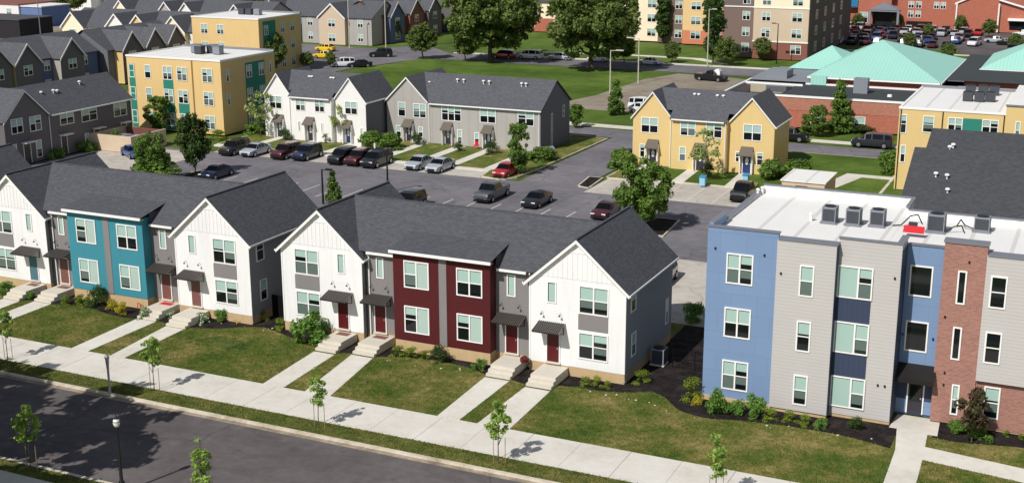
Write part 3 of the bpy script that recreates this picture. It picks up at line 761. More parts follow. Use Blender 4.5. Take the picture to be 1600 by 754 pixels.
roof_ac(38.75, 5.75, 9.85, .85, .95, 1.05, 'rooftop air conditioner with dark grille, middle of the row of three')
roof_ac(40.15, 6.05, 9.85, .85, .95, 1.05, 'grey rooftop air conditioner, rightmost of the row of three')
roof_ac(43.6, 6.1, 9.84, 1.0, 1.0, 1.15, 'large grey rooftop air conditioner right behind the red panel')
roof_ac(46.1, 7.3, 9.84, .9, .8, .95, 'grey rooftop air conditioner farthest right, behind the brick parapet')
b = MB(); b.slab([(41.95, 4.0, 10.2), (43.15, 4.0, 10.2), (43.15, 4.35, 10.5), (41.95, 4.35, 10.5)], .05); tag(b.build('red_panel', REDP), 'bright red slanted panel lying on the white roof', 'panel')
b = MB(); b.box(41.95, 42.9, 5.3, 6.0, 9.84, 10.05); b.box(42.0, 42.5, 5.8, 6.2, 10.05, 10.3); tag(b.build('roof_hatch', ACGRILL), 'low dark roof hatch between the air conditioners', 'hatch')
for i, (x, y, pts) in enumerate(((41.0, 6.3, [(0, 0, .1), (.5, .2, .15), (.9, .9, .7), (1.3, 1.3, .75), (1.6, 1.2, .1)]), (44.2, 6.0, [(0, 0, .2), (.4, .2, .5), (.8, .5, .55), (1.0, .3, .1)]), (45.6, 7.3, [(0, 0, .15), (-.5, .2, .3), (-.8, .6, .6), (-1.0, .5, .1)]))):
    b = MB(); b.path([(x+p[0], y+p[1], 9.84+p[2]*.8) for p in pts], .04)
    tag(b.build('insulated_pipe', BLACK), ('black bent pipe right of the row of three rooftop air conditioners', 'black bent pipe right of the large air conditioner behind the red panel', 'black bent pipe left of the farthest right rooftop air conditioner')[i], 'pipe')
for i, (u, v) in enumerate(((1267, 345), (1184, 306), (1191, 303), (1330, 352))):
    x, y = at(u, v, 9.86); b = MB(); b.tube((0, 0, 0), (0, 0, .45), .09, None, 10); b.lathe([(.14, .42), (.14, .5), (.05, .55)], 0, 0, 10)
    tag(b.build('vent_pipe', TRIM, None, (x, y, 9.85)), ('short white vent pipe left of the row of three rooftop air conditioners', 'white vent pipe at the far left corner of the white roof, outer one', 'white vent pipe at the far left corner of the white roof, inner one', 'short white vent pipe before the middle rooftop air conditioner')[i], 'vent pipe')
# unit beside the red house, and wire fence in the gap
o = thing('air_conditioner', 'grey outdoor air conditioner on the black mulch beside the white townhouse', 'air conditioner', (26.85, 4.6, -.71))
b = MB(); b.box(-.45, .45, -.45, .45, .08, 1.15); b.build('cabinet', ACGREY, o)
b = MB(); b.box(-.38, .38, -.465, -.45, .15, 1.05); b.box(.45, .465, -.38, .38, .15, 1.05); b.build('grille', ACGRILL, o)
b = MB(); b.lathe([(.4, 1.15), (.4, 1.2), (.3, 1.22)], 0, 0, 14); b.build('fan_guard', BLACK, o)
b = MB(); b.box(-.5, .5, -.5, .5, 0, .08); b.build('pad', CONC, o)
o = thing('wire_fence', 'thin black wire fence across the mulch between townhouse and blue block', 'fence', (0, 0, -.71))
for x in (27.9, 29.4, 30.9): b = MB(); b.tube((x, 4.3, 0), (x, 4.3, 1.35), .03); b.build('post', FENCEBLK, o)
b = MB()
for z in (.1, .7, 1.3): b.tube((27.9, 4.3, z), (30.9, 4.3, z), .018, None, 5)
for i in range(24): b.tube((28+i*.125, 4.3, .05), (28+i*.125, 4.3, 1.3), .006, None, 4)
b.build('wire_panel', FENCEBLK, o)
o = thing('wooden_fence', 'dark fence panel closing the gap between the teal and dark red townhouses', 'fence', (0, 0, -.71))
b = MB()
for i in range(18): b.box(-2.6+i*.145, -2.6+i*.145+.13, 2.2, 2.24, .05, 1.7)
b.build('boards', FENCEBLK, o); b = MB(); b.box(-2.65, -.05, 2.24, 2.3, .4, .5); b.box(-2.65, -.05, 2.24, 2.3, 1.35, 1.45); b.build('rails', FENCEBLK, o)
# ================================================================== BACK SETTING
LZ = -.86
sheet('parking_lot', rect(-75, 30.5, 13.2, 53.2), LZ, LOT)
sheet('parking_lot', rect(-5.9, 1.5, 53.2, 82.5), LZ, LOT)
sheet('road', rect(-16, 80, 82.5, 88.3), LZ, LOT)
sheet('parking_stalls', rect(-47.5, -7.5, 53.0, 57.3), LZ+.006, STALL)
sheet('parking_stalls', rect(2.6, 22.5, 51.2, 59.6), LZ+.006, STALL)
sheet('parking_stalls', rect(17.5, 30.5, 17.0, 30.3), LZ+.006, STALL)
sheet('parking_stalls', rect(-62, -47.5, 40, 52), LZ+.006, STALL)
b = MB(); b.box(23.3, 30.8, 13.2, 18.3, -.93, -.71); struct(b.build('patio_slab', STALL))
b = MB(); b.box(-75, 17, 13.2, 15.2, -.93, -.72); struct(b.build('lawn', GRASS))
# kerbed lawns
def lawn(pts, mat=GRASS, z=-.74, kerb=True, name='lawn'):
    b = MB(); k = len(pts); b.poly([(x, y, z) for x, y in pts])
    for i in range(k):
        j = (i+1) % k; b.poly([(pts[i][0], pts[i][1], -.93), (pts[j][0], pts[j][1], -.93), (pts[j][0], pts[j][1], z), (pts[i][0], pts[i][1], z)])
    struct(b.build(name, mat))
    if kerb:
        cx = sum(p[0] for p in pts)/k; cy = sum(p[1] for p in pts)/k; b = MB()
        for i in range(k):
            p, q = Vector((*pts[i], 0)), Vector((*pts[(i+1) % k], 0)); d = (q-p).normalized(); n = Vector((d.y, -d.x, 0))
            if n.dot(Vector((cx, cy, 0))-p) > 0: n = -n
            a, e = p-d*.0, q+d*.14
            b.poly([(*(a)[:2], z+.012), (*(e)[:2], z+.012), (*(e+n*.16)[:2], z+.012), (*(a+n*.16)[:2], z+.012)])
            b.poly([(*(a+n*.16)[:2], z+.012), (*(e+n*.16)[:2], z+.012), (*(e+n*.16)[:2], -.9), (*(a+n*.16)[:2], -.9)])
        struct(b.build('kerb', KERB))
lawn(rect(-50, -11.2, 57.3, 80), GRASS)
lawn([(-11.2, 57.3), (-10.6, 53.6), (-8.2, 53.0), (-7.0, 54.6), (-6.6, 60), (-6.2, 81), (-11.2, 82)], GRASS)
lawn(rect(4.6, 31.5, 59.8, 82), FIELD)
lawn([(2.4, 58.8), (4.6, 58.8), (4.6, 67), (2.4, 67)], GRASS)
lawn([(31.5, 30.5), (60, 30.5), (60, 82), (31.5, 82)], FIELD)
lawn(rect(31.2, 60, 12.3, 30.4), GRASS, kerb=False)
b = MB(); b.box(-50, -11.2, 56.4, 57.2, -.93, -.71); struct(b.build('path', SIDEW))
for x in (-45.2, -39.6, -34.2, -26.2, -20.9, -16.6, -11.6): walk([(x-.65, 57.2), (x+.65, 57.2), (x+.65, 68.5), (x-.65, 68.5)], z1=-.72)
for x in (4.6, 10.3, 16.3): walk([(x-.7, 59.6), (x+.7, 59.6), (x+.3, 67), (x-1.0, 67)], z1=-.72)
walk([(24.2, 59.9), (25.8, 59.9), (28.3, 70.3), (31.5, 70.3), (31.5, 71.8), (26.4, 71.8)], z1=-.722)
for pts in ([(1.15, 53.5), (2.4, 53.1), (1.95, 58.3), (.5, 58.3)], [(12.1, 37.0), (16.2, 37.0), (15.7, 43.3), (13.6, 43.3)], [(-42, 36.5), (-38.6, 36.5), (-39.0, 43.0), (-41.6, 43.0)]): lawn(pts, MULCH, -.76, name='mulch_bed')
# painted stall lines
b = MB()
for x in [-36+2.75*i for i in range(17)]: b.poly([(x-.06, 37.6, LZ+.004), (x+.06, 37.6, LZ+.004), (x+.06, 42.6, LZ+.004), (x-.06, 42.6, LZ+.004)])
struct(b.build('stall_line', MARK))
b = MB()
for x in [-47+2.75*i for i in range(15)]: b.poly([(x-.05, 53.2, LZ+.01), (x+.05, 53.2, LZ+.01), (x+.05, 57.2, LZ+.01), (x-.05, 57.2, LZ+.01)])
for x in [3+2.7*i for i in range(8)]: b.poly([(x-.05, 51.4, LZ+.01), (x+.05, 51.4, LZ+.01), (x+.05, 58.4, LZ+.01), (x-.05, 58.4, LZ+.01)])
struct(b.build('stall_line', MARK))
# ground farther back
lawn([(-72, 90), (-5, 90), (-3.5, 102), (-2, 147.5), (-70, 147.5), (-73, 130)], FIELD, -.82, False)
sheet('vacant_pad', [(-24.4, 103), (-3.5, 101.6), (2, 140), (-9, 145.6), (-17.6, 146), (-20.6, 137), (-21.4, 116)], -.805, GRAVEL)
b = MB(); b.box(-28, 3.4, 89.6, 91.2, -.93, -.78); struct(b.build('path', SIDEW))
b = MB(); b.box(3, 80, 90.5, 91.8, -.93, -.78); struct(b.build('path', SIDEW))
lawn(rect(5, 80, 91.8, 99), FIELD, -.79, False)
sheet('road', rect(-78, 90, 148, 158), -.85, LOT)
sheet('road', [(-92, 92), (-75, 92), (-75, 128), (-70, 148), (-70, 158), (-82, 170), (-78, 235), (-87, 235), (-90, 165), (-140, 158), (-140, 141), (-90, 139)], -.852, LOT)
sheet('road', rect(-93, -70, 60, 92), -.853, LOT)
for x0, x1, y0, y1 in ((-69, 90, 158.4, 160),):
    b = MB(); b.box(x0, x1, y0, y1, -.93, -.8); struct(b.build('path', SIDEW))
lawn([(-70, 160), (90, 160), (90, 176), (-70, 190)], FIELD, -.81, False)
walk([(-40, 168), (-22, 167.5), (-14, 162), (-12.5, 162), (-20, 169.3), (-40, 170)], z1=-.79)
walk([(-60, 163), (-50, 166), (-40, 168), (-40, 169.6), (-52, 168), (-61, 164.5)], z1=-.785)
lawn([(-88, 158.5), (-110, 160), (-110, 164), (-90, 166), (-88, 200), (-80, 235), (-78, 175)], FIELD, -.83, False)
lawn([(-66, 176), (-76, 176), (-72, 240), (-40, 240), (-50, 190)], FIELD, -.83, False)
sheet('car_park', [(-14, 203), (24, 203), (24, 198), (60, 198), (60, 246), (-14, 246)], -.845, ASPH)
lawn([(-2, 160.5), (60, 160.5), (60, 197.6), (23.8, 197.6), (23.8, 202.8), (-2, 202.8)], FIELD, -.82, False)
b = MB(); b.box(-2, 60, 194.2, 195.8, -.93, -.78); struct(b.build('path', SIDEW))
sheet('yard', rect(-330, -112, 60, 420), -.87, GRAVEL)

# ================================================================== BACK BUILDINGS
def hood(t, x0, x1, y, zb=1.75, kind=0):
    b = MB(); d = .95
    if kind == 0:
        b.slab([(x0-.35, y-d, zb), (x1+.35, y-d, zb), (x1+.25, y, zb+.85), (x0-.25, y, zb+.85)], .12)
    else:
        b.box(x0-.3, x1+.5, y-.8, y, zb+.2, zb+.3)
    o = b.build('door_hood', HOOD if kind == 0 else TRIM, t, (0, 0, .7))
    if kind == 0:
        for x in (x0-.28, x1+.22): b = MB(); b.box(x, x+.08, y-.5, y, zb-2.2, zb+.3); b.build('hood_post', TRIM, o)
def row(name, label, loc, rz, L, D, E, R, gables, fm, sm, roofm, wins=(), doors=(), ymid=0.0, mainridge=None, E2=None, hk=0, vpts=(), ends=True, group='townhouses round the parking lot', sidewins=(), trim=True, dmat=None):
    """house row in its own frame: front faces -y, x runs along it"""
    t = thing(name, label, 'house', (loc[0], loc[1], G), rz, group)
    E2 = E if E2 is None else E2; mr = R if mainridge is None else mainridge
    x0, x1 = 0, L
    xa = gables[0][1] if gables and gables[0][0] < .1 else 0
    xb = gables[-1][0] if gables and gables[-1][1] > L-.1 else L
    def f(b):
        b.box(xa, xb, ymid, D-.05, -.72, E2-.05)
        if xa == 0: b.prism([(ymid, E2-.05), (D-.05, E2-.05), ((ymid+D)/2, mr-.15)], 'x', .0, .3)
        if xb == L: b.prism([(ymid, E2-.05), (D-.05, E2-.05), ((ymid+D)/2, mr-.15)], 'x', L-.3, L)
    P = part(t, 'wall', fm, f)
    for g0, g1, ya in gables:
        part(t, 'gable_wall', fm, lambda b: b.prism([(g0, -.72), (g1, -.72), (g1, E), ((g0+g1)/2, R-.12), (g0, E)], 'y', ya, D*.6))
    if sm:
        def f(b):
            if xb == L: b.prism([(ymid+.03, -.7), (D-.05, -.7), (D-.05, E2-.1), ((ymid+D)/2, mr-.2), (ymid+.03, E2-.1)], 'x', L, L+.03)
            else: b.box(L, L+.03, gables[-1][2]+.03, D-.05, -.7, E-.12)
        part(t, 'flank_wall', sm, f)
    def f(b):
        ym = (ymid+D)/2; s = (mr-E2)/(ym-ymid); o = .3
        mx0 = 0-(.25 if xa == 0 else -(gables[0][1]-gables[0][0])/2) ; mx1 = L+.25 if xb == L else L-(gables[-1][1]-gables[-1][0])/2
        yf = .12; zf_ = E2+(yf-ymid)*s
        ex0, ex1 = (xa if xa else -.25), (xb if xb < L else L+.25)
        b.slab([(ex0, ymid-o, E2-o*s), (ex1, ymid-o, E2-o*s), (ex1, yf, zf_), (ex0, yf, zf_)], .06)
        b.slab([(mx0, yf, zf_), (mx1, yf, zf_), (mx1, ym, mr), (mx0, ym, mr)], .06)
        b.slab([(mx0, ym, mr), (mx1, ym, mr), (mx1, D+o, E2-o*s), (mx0, D+o, E2-o*s)], .06)
        for g0, g1, ya in gables:
            full = (g0 < .1 or g1 > L-.1)
            roof_gable_y(b, g0, g1, ya, D if full else ym, E, R+.004, .25, .25 if full else 0, .06)
    r = part(t, 'roof', roofm, f)
    if trim:
        for g0, g1, ya in gables:
            b = MB(); xm = (g0+g1)/2; s = (R-E)/((g1-g0)/2)
            for sg in (-1, 1):
                X1 = xm+sg*((g1-g0)/2+.24); zl = E-.24*s
                b.slab([(xm, ya-.24, R-.07), (X1, ya-.24, zl-.07), (X1, ya-.16, zl-.07), (xm, ya-.16, R-.07)], .2)
            b.build('rake_board', TRIM, r)
        b = MB()
        s = (mr-E2)/((D-ymid)/2); z = E2-.3*s
        b.box(xa+(.25 if xa else -.25), xb-(.25 if xb < L else -.25), ymid-.42, ymid-.31, z-.14, z)
        if xb < L: b.build('fascia', TRIM, r); b = MB(); b.box(L+.25, L+.33, gables[-1][2]-.2, D+.2, E-.45, E-.3)
        b.build('fascia', TRIM, r)
        b = MB()
        for x in [xa+.12, xb-.12]: b.tube((x, ymid-.08, -.6), (x, ymid-.08, E2-.3), .05, None, 6)
        b.build('downspout', TRIM, t, (0, 0, .7))
    for i, wd in enumerate(wins): win(t, *wd[:5], *(wd[5:6]), var=(1, 0, 1, 1)[i % 4])
    for wd in sidewins: win(t, *wd[:4], L+.03, 'single', '+x', var=3)
    for i, dd in enumerate(doors):
        m_ = (dmat or (DGREY, DGREY, DNAVY))[i % 3]
        door(t, *dd[:5], m_, oval=(hk == 0)); hood(t, dd[0], dd[1], dd[4], dd[3]-.05, hk)
    vents(t, vpts)
    return t
row('townhouse', 'white two-gabled townhouse row beyond the parking lot', (-47.6, 64.3), 0, 15.4, 7.2, 4.95, 7.75, [(0, 4.3, 0), (10.8, 15.4, 0)], STUCCO, DARKSIDE, SHINGLE3,
    [(.85, 2.75, 3.0, 4.7, 0), (5.3, 6.8, 3.1, 4.65, -.6), (8.2, 9.7, 3.1, 4.65, -.6), (12.35, 14.2, 3.0, 4.67, 0), (5.55, 5.95, .45, 1.75, -.6, 'fixed'), (9.05, 9.35, .55, 1.75, -.6, 'fixed'), (14.5, 14.85, .0, 1.4, 0, 'fixed')],
    [(1.9, 2.7, -.65, 1.5, 0), (7.05, 7.85, -.65, 1.6, -.6), (12.4, 13.1, -.65, 1.45, 0)], -.6, None, 5.1, vpts=((3.3, 3, 6.55), (5.7, 2.2, 6.9), (6.1, 2.2, 6.9), (9.0, 2.2, 6.9), (9.4, 2.2, 6.9)))
row('townhouse', 'long grey townhouse row with one gable at its left end', (-31.8, 68.8), 0, 21.6, 9.3, 4.6, 7.6, [(0, 6.1, 0)], TAUPE, DARKSIDE, SHINGLE3,
    [(1.7, 2.8, 2.4, 4.25, 0, 'single'), (3.9, 5.8, 2.4, 4.2, 0), (8.0, 10.8, 2.3, 4.25, 0, 'triple'), (13.4, 15.6, 2.4, 4.2, 0), (18.6, 20.8, 2.4, 4.25, 0), (10.2, 10.9, -.5, 1.3, 0, 'single'), (4.6, 5.3, -.1, 1.25, 0, 'single'), (1.3, 2.1, -.3, 1.2, 0, 'single'), (12.6, 13.3, -.4, 1.1, 0, 'single')],
    [(2.85, 3.65, -.65, 1.35, 0), (8.5, 9.3, -.65, 1.35, 0), (14.2, 15.0, -.65, 1.35, 0)], 0, None, 4.6, vpts=((4.6, 3.2, 6.3), (8.6, 3.3, 6.85), (9.5, 3.3, 6.85), (12.3, 3.3, 6.85), (13.1, 3.3, 6.85), (17.6, 3.3, 6.85), (18.2, 3.3, 6.85)), sidewins=((3.2, 3.7, -.6, 3.6), (6.9, 7.5, 2.6, 4.1)))
row('townhouse', 'yellow two-gabled townhouse row beyond the parking lot', (2.4, 67.0), 0, 16.6, 7.2, 5.1, 8.0, [(0, 4.75, 0), (11.4, 16.6, 0)], YELLOW, YELLOW, SHINGLE3,
    [(1.0, 3.1, 3.07, 4.87, 0), (6.0, 7.8, 3.2, 5.0, -.8), (9.0, 10.9, 3.2, 5.0, -.8), (13.1, 15.2, 3.05, 4.9, 0), (.9, 1.55, .15, 1.7, 0, 'single'), (5.95, 6.75, .25, 1.9, -.8, 'single'), (12.3, 12.8, .5, 1.7, 0, 'single'), (14.75, 15.5, .3, 1.8, 0, 'single')],
    [(2.1, 2.95, -.65, 1.55, 0), (8.0, 8.9, -.65, 1.7, -.8), (13.2, 14.1, -.65, 1.55, 0)], -.8, None, 5.3, vpts=((3.8, 3.2, 6.8), (6.6, 2.3, 7.3), (7.1, 2.3, 7.3), (9.3, 2.3, 7.3), (10.0, 2.3, 7.3)), sidewins=((3.2, 3.7, 2.9, 4.3), (5.2, 5.7, 2.9, 4.3)))
row('townhouse', 'charcoal grey townhouse row at the left, its gable near the left edge', (-62.5, 34.6), math.pi/2, 21.3, 7.6, 4.85, 8.0, [(0, 6.8, 0)], CHARC, None, SHINGLE3,
    [(1.0, 2.8, 3.05, 4.8, 0), (3.85, 5.65, 2.9, 4.7, 0), (8.7, 11.0, 2.9, 4.55, 0), (12.3, 15.0, 2.7, 4.4, 0), (18.0, 20.4, 2.5, 4.3, 0), (.85, 1.55, -.05, 1.9, 0, 'single'), (4.5, 5.4, -.3, 1.8, 0, 'single'), (12.6, 13.3, -.4, 1.3, 0, 'single')],
    [(2.6, 3.6, -.65, 1.65, 0), (8.6, 9.5, -.65, 1.6, 0), (14.3, 15.2, -.65, 1.5, 0), (19.2, 20.1, -.65, 1.45, 0)], 0, 7.7, 4.7, hk=1, vpts=((5.4, 3.0, 6.9), (8.6, 2.5, 6.6), (10.4, 2.3, 6.6), (11, 2.3, 6.5), (15.4, 2.8, 7.0)), dmat=(BLACK, BLACK, DGREY))

# ochre flat-roofed apartments
def flats(label, loc, L, D, H, wl, panels, side_panels, swins, fm=OCHRE, name='apartment_block'):
    t = thing(name, label, 'apartments', (loc[0], loc[1], G))
    part(t, 'wall', [fm, MEMB], lambda b: b.box(0, L, 0, D, -.68, H, 0, 1))
    part(t, 'parapet', [TRIM, COPE], lambda b: (b.box(-.06, L+.06, -.08, .2, H-.12, H+.12), b.box(-.06, .2, .2, D, H-.1, H+.1), b.box(L-.2, L+.06, .2, D, H-.12, H+.12), b.box(-.06, L+.06, D-.2, D+.06, H-.1, H+.3, 1)))
    for x0, x1, z0, z1 in panels: part(t, 'green_panel', GREEN, lambda b: b.box(x0, x1, -.03, 0, z0, z1))
    for y0, y1, z0, z1 in side_panels: part(t, 'green_panel', GREEN, lambda b: b.box(L, L+.03, y0, y1, z0, z1))
    for wd in wl: win(t, *wd)
    for y0, y1, z0, z1 in swins: win(t, y0, y1, z0, z1, L+.035, 'double' if y1-y0 > 1 else 'single', '+x')
    return t
wl = []
for x0, w_, st in ((.35, .9, 'single'), (3.0, 1.05, 'single'), (6.1, 1.55, 'double'), (8.45, 1.65, 'double'), (12.6, 1.65, 'double')):
    for z in (6.15, 3.1, -.05): wl.append((x0, x0+w_, z, z+1.8, 0 if st == 'single' else -.03, st))
t = flats('three-storey ochre apartment block with green panels between windows, white flat roof', (-68.4, 62.3), 15.6, 12, 9.05, wl, [(.3, 1.3, -.6, 9.0 -1), (6.05, 7.7, -.6, 6.2), (8.4, 10.15, -.6, 3.2)],
    [(5.2, 9.6, -.4, 8.2)], [(5.4, 6.6, z, z+1.7) for z in (6.2, 3.1, 0)]+[(8.2, 9.4, z, z+1.7) for z in (6.2, 3.1, 0)]+[(1.0, 1.6, z, z+1.7) for z in (6.2, 3.1)]+[(10.6, 11.1, z, z+1.7) for z in (6.2, 3.1)])
part(t, 'wall_joint', surf('brown_joint', c(150, 110, 60)), lambda b: b.box(10.85, 11.1, -.02, 0, -.6, 8.9))
for i, (x, y) in enumerate(((-61.5, 68.5), (-60.2, 67.6), (-59.2, 69.0), (-57.6, 68.2))):
    o = thing('rooftop_unit', ('grey rooftop unit with white hood on the ochre block, leftmost', 'dark rooftop unit on the ochre block, second from left', 'dark slatted rooftop unit on the ochre block, third from left', 'rooftop unit nearest the right edge of the ochre block')[i], 'rooftop unit', (x, y, 9.05), 0, 'units on the ochre roof')
    b = MB(); b.box(-.55, .55, -.5, .5, .1, 1.1); b.build('cabinet', ACGRILL if i in (1, 2) else ACGREY, o); b = MB(); b.box(-.62, .62, -.56, .56, 1.1, 1.2); b.build('lid', COPE, o)
    b = MB(); b.box(-.5, .5, -.45, .45, -.02, .1); b.build('curb', BLACK, o)
wl = [(x, x+1.5, z, z+1.7, 0, 'double') for x in (2, 5.5) for z in (6.2, 3.1)]
t2 = flats('far ochre apartment block with teal window strip, behind the three-storey ochre one', (-98, 113), 14.5, 13, 9.1, wl, [], [(1.2, 5.0, 0, 8.6)], [(1.5, 2.7, z, z+1.7) for z in (6.2, 3.1)]+[(6.5, 7.7, z, z+1.7) for z in (6.2, 3.1, 0)]+[(9.5, 10.7, z, z+1.7) for z in (6.2, 3.1, 0)])
for i, x in enumerate((-92, -90.4, -88.6)):
    o = thing('rooftop_unit', ('dark rooftop unit on the far ochre block, leftmost', 'rooftop unit on the far ochre block, middle one', 'rooftop unit on the far ochre block, rightmost')[i], 'rooftop unit', (x, 120, 9.1), 0, 'units on the far ochre roof')
    b = MB(); b.box(-.6, .6, -.5, .5, .1, 1.1); b.build('cabinet', ACGRILL if i < 2 else ACGREY, o); b = MB(); b.box(-.5, .5, -.45, .45, -.02, .1); b.build('curb', BLACK, o)
wl = [(.2, .85, 5.35, 7.35, 0, 'single'), (2.45, 3.6, 5.6, 7.35, 0, 'single'), (4.95, 6.4, 5.9, 7.35, 0, 'double'), (8.3, 9.9, 5.9, 7.35, 0, 'double'), (.4, .95, 2.25, 4.1, 0, 'single'), (11.5, 12.0, 5.6, 7.4, -.2, 'single')]
t3 = flats('yellow apartment block with white flat roof and green panel at the right', (32.45, 65.6), 10.5, 16.5, 8.05, wl, [(6.42, 8.28, 5.95, 7.35)], [], [], YELLOW)
part(t3, 'tall_wall', [YELLOW, MEMB], lambda b: b.box(10.5, 24, -.2, 16.4, -.68, 8.9, 0, 1)); part(t3, 'coping', COPE, lambda b: b.box(10.42, 24, -.3, .1, 8.9, 9.02))
for x in (.2, 4.4, 10.38): part(t3, 'downspout', BLACK, lambda b: b.tube((x, -.1, -.6), (x, -.1, 7.9), .05))
for i, (u, v) in enumerate(((1512, 152), (1530, 153), (1547, 153), (1516, 142), (1536, 142), (1553, 143))):
    x, y = at(u, v+6, 8.05)
    o = thing('rooftop_unit', 'dark rooftop unit on the yellow block, %s, %s of its row' % (('front row', 'back row')[i//3], ('leftmost', 'middle', 'rightmost')[i % 3]), 'rooftop unit', (x, y, 8.05), 0, 'units on the yellow roof')
    b = MB(); b.box(-.5, .5, -.45, .45, .08, 1.05); b.build('cabinet', ACGRILL, o); b = MB(); b.lathe([(.38, 1.05), (.38, 1.12), (.3, 1.13)], 0, 0, 12); b.build('fan_guard', BLACK, o)
# big dark roof behind the blue block
t = thing('gabled_house', 'house with broad dark shingle roof rising behind the blue and brick block', 'house', (37.9, 33.0, G))
def f(b): b.box(.3, 22, .3, 13.5, -.68, 5.0); b.prism([(.3, 5.0), (13.5, 5.0), (7.0, 8.4)], 'x', .3, .6)
part(t, 'wall', YELLOW, f)
def f(b): roof_gable_x(b, 0, 22, 0, 14, 5.1, 8.7, .3, .35); b.slab([(.4, 8, 8.0), (22, 8, 8.0), (22, 12.2, 9.55), (.4, 12.2, 9.55)], .08); b.slab([(.4, 12.2, 9.55), (22, 12.2, 9.55), (22, 16, 8.2), (.4, 16, 8.2)], .08)
part(t, 'roof', SHINGLE2, f)
vents(t, ((2.0, 3.6, 7.0), (2.9, 3.5, 6.95), (3.2, 1.9, 6.1), (2.6, 9.2, 8.5), (2.4, 8.6, 8.4)))
o = thing('shed', 'low tan shed with white roof behind the blue block', 'shed', (23.2, 53.6, G))
b = MB(); b.box(0, 4.3, 0, 5.6, 0, 2.45); b.build('wall', surf('tan_brickwork', c(208, 184, 152), .85, .06, 1), o); b = MB(); b.box(-.12, 4.42, -.12, 5.72, 2.45, 2.6); b.build('roof', MEMB, o)
b = MB(); b.box(1.4, 2.6, -.03, 0, .05, 2.1); b.build('door', DGREY, o)
# dumpster enclosure
o = thing('bin_enclosure', 'beige walled bin enclosure left of the round parking-lot trees', 'enclosure', (-62.5, 48, G))
b = MB(); b.box(0, 6.6, 0, .25, -.1, 1.9); b.box(0, .25, .25, 6.5, -.1, 1.9); b.box(6.35, 6.6, .25, 6.5, -.1, 1.9); b.build('wall', surf('beige_block', c(206, 186, 160), .85, .08, 1), o)
b = MB(); b.box(.3, 6.3, 6.3, 6.4, .05, 1.8); b.build('gate', DBROWN, o)
b = MB(); b.box(.6, 3.0, 1.5, 4.5, -.1, 1.3); b.box(3.4, 5.9, 1.5, 4.5, -.1, 1.3); tag(b.build('bin', [GALV], None, (-62.5, 48, G)), 'pair of pale bins inside the beige enclosure', 'bin')

# ================================================================== SCHOOL WITH GREEN ROOFS
t = thing('school', 'low brick school with dark flat roof and pale green pyramid roofs', 'school', (0, 0, G))
P = lambda n, m, f, s=0: part(t, n, m, f, s)
P('wall', [SBRICK, DECK], lambda b: b.box(4, 75, 99.3, 124, -.68, 3.35, 0, 1))
P('brick_band', SBAND, lambda b: b.box(4.02, 75, 99.26, 99.3, 1.6, 3.35))
P('coping', TRIM, lambda b: (b.box(3.9, 75, 99.15, 99.5, 3.35, 3.6), b.box(3.9, 4.2, 99.5, 124, 3.35, 3.6), b.box(4.2, 12.5, 110, 110.25, 3.35, 3.62), b.box(12.5, 31, 112.0, 112.2, 3.36, 3.6), b.box(33, 75, 116, 116.3, 3.4, 3.75)))
P('hall_wall', SBRICK, lambda b: (b.box(13.4, 30.3, 113.2, 142, 3.0, 4.5), b.box(33.5, 75, 118, 150, -.5, 4.4)))
P('hall_deck', DECK, lambda b: b.box(31, 75, 117, 150, 4.401, 4.46))
def pyr(b, x0, x1, y0, y1, ze, ax, ay, za):
    a = (ax, ay, za); q = [(x0, y0, ze), (x1, y0, ze), (x1, y1, ze), (x0, y1, ze)]
    for i in range(4): b.poly([q[i], q[(i+1) % 4], a])
    b.poly(list(reversed(q)))
r = P('pyramid_roof', GROOF, lambda b: pyr(b, 12.6, 31.0, 112.6, 143, 4.5, 20.4, 127.5, 8.6))
b = MB(); b.box(12.55, 31.05, 112.5, 112.7, 4.25, 4.48); b.box(30.95, 31.15, 112.5, 143, 4.25, 4.48); b.build('fascia', TRIM, r)
r = P('pyramid_roof', GROOF, lambda b: pyr(b, 6.6, 16.5, 126, 142, 3.8, 11.6, 134, 6.7))
r = P('pyramid_roof', GROOF, lambda b: pyr(b, 34.4, 54, 130.5, 152, 4.6, 44, 141, 9.2))
b = MB(); b.box(34.3, 54, 130.4, 130.6, 4.4, 4.58); b.build('fascia', TRIM, r)
P('low_roof', ACGREY, lambda b: (b.box(4.4, 13, 112.5, 124, 3.6, 3.9), b.box(6.5, 9.5, 113, 117, 3.9, 5.0), b.box(5, 12, 124, 128, 3.0, 3.7)))
P('skylight', GLASS, lambda b: b.box(4.8, 11.5, 101.5, 109.2, 3.36, 3.42))
P('green_dormer', GROOF, lambda b: b.box(13.2, 15.4, 111.9, 113.1, 3.4, 4.6))
P('duct', ACGREY, lambda b: b.box(20.3, 22.2, 106.2, 107.6, 3.35, 5.4)); P('vent_pipe', TRIM, lambda b: b.tube((29, 100.8, 3.4), (29, 100.8, 4.3), .15)); P('vent_cap', TRIM, lambda b: b.lathe([(.35, 3.4), (.3, 3.7)], 25.5, 104.5))
for x0, x1, st in ((16.2, 17.9, 'single'), (20.6, 23.4, 'double')): win(t, x0, x1, -.5, 1.3, 99.26, st, var=1)
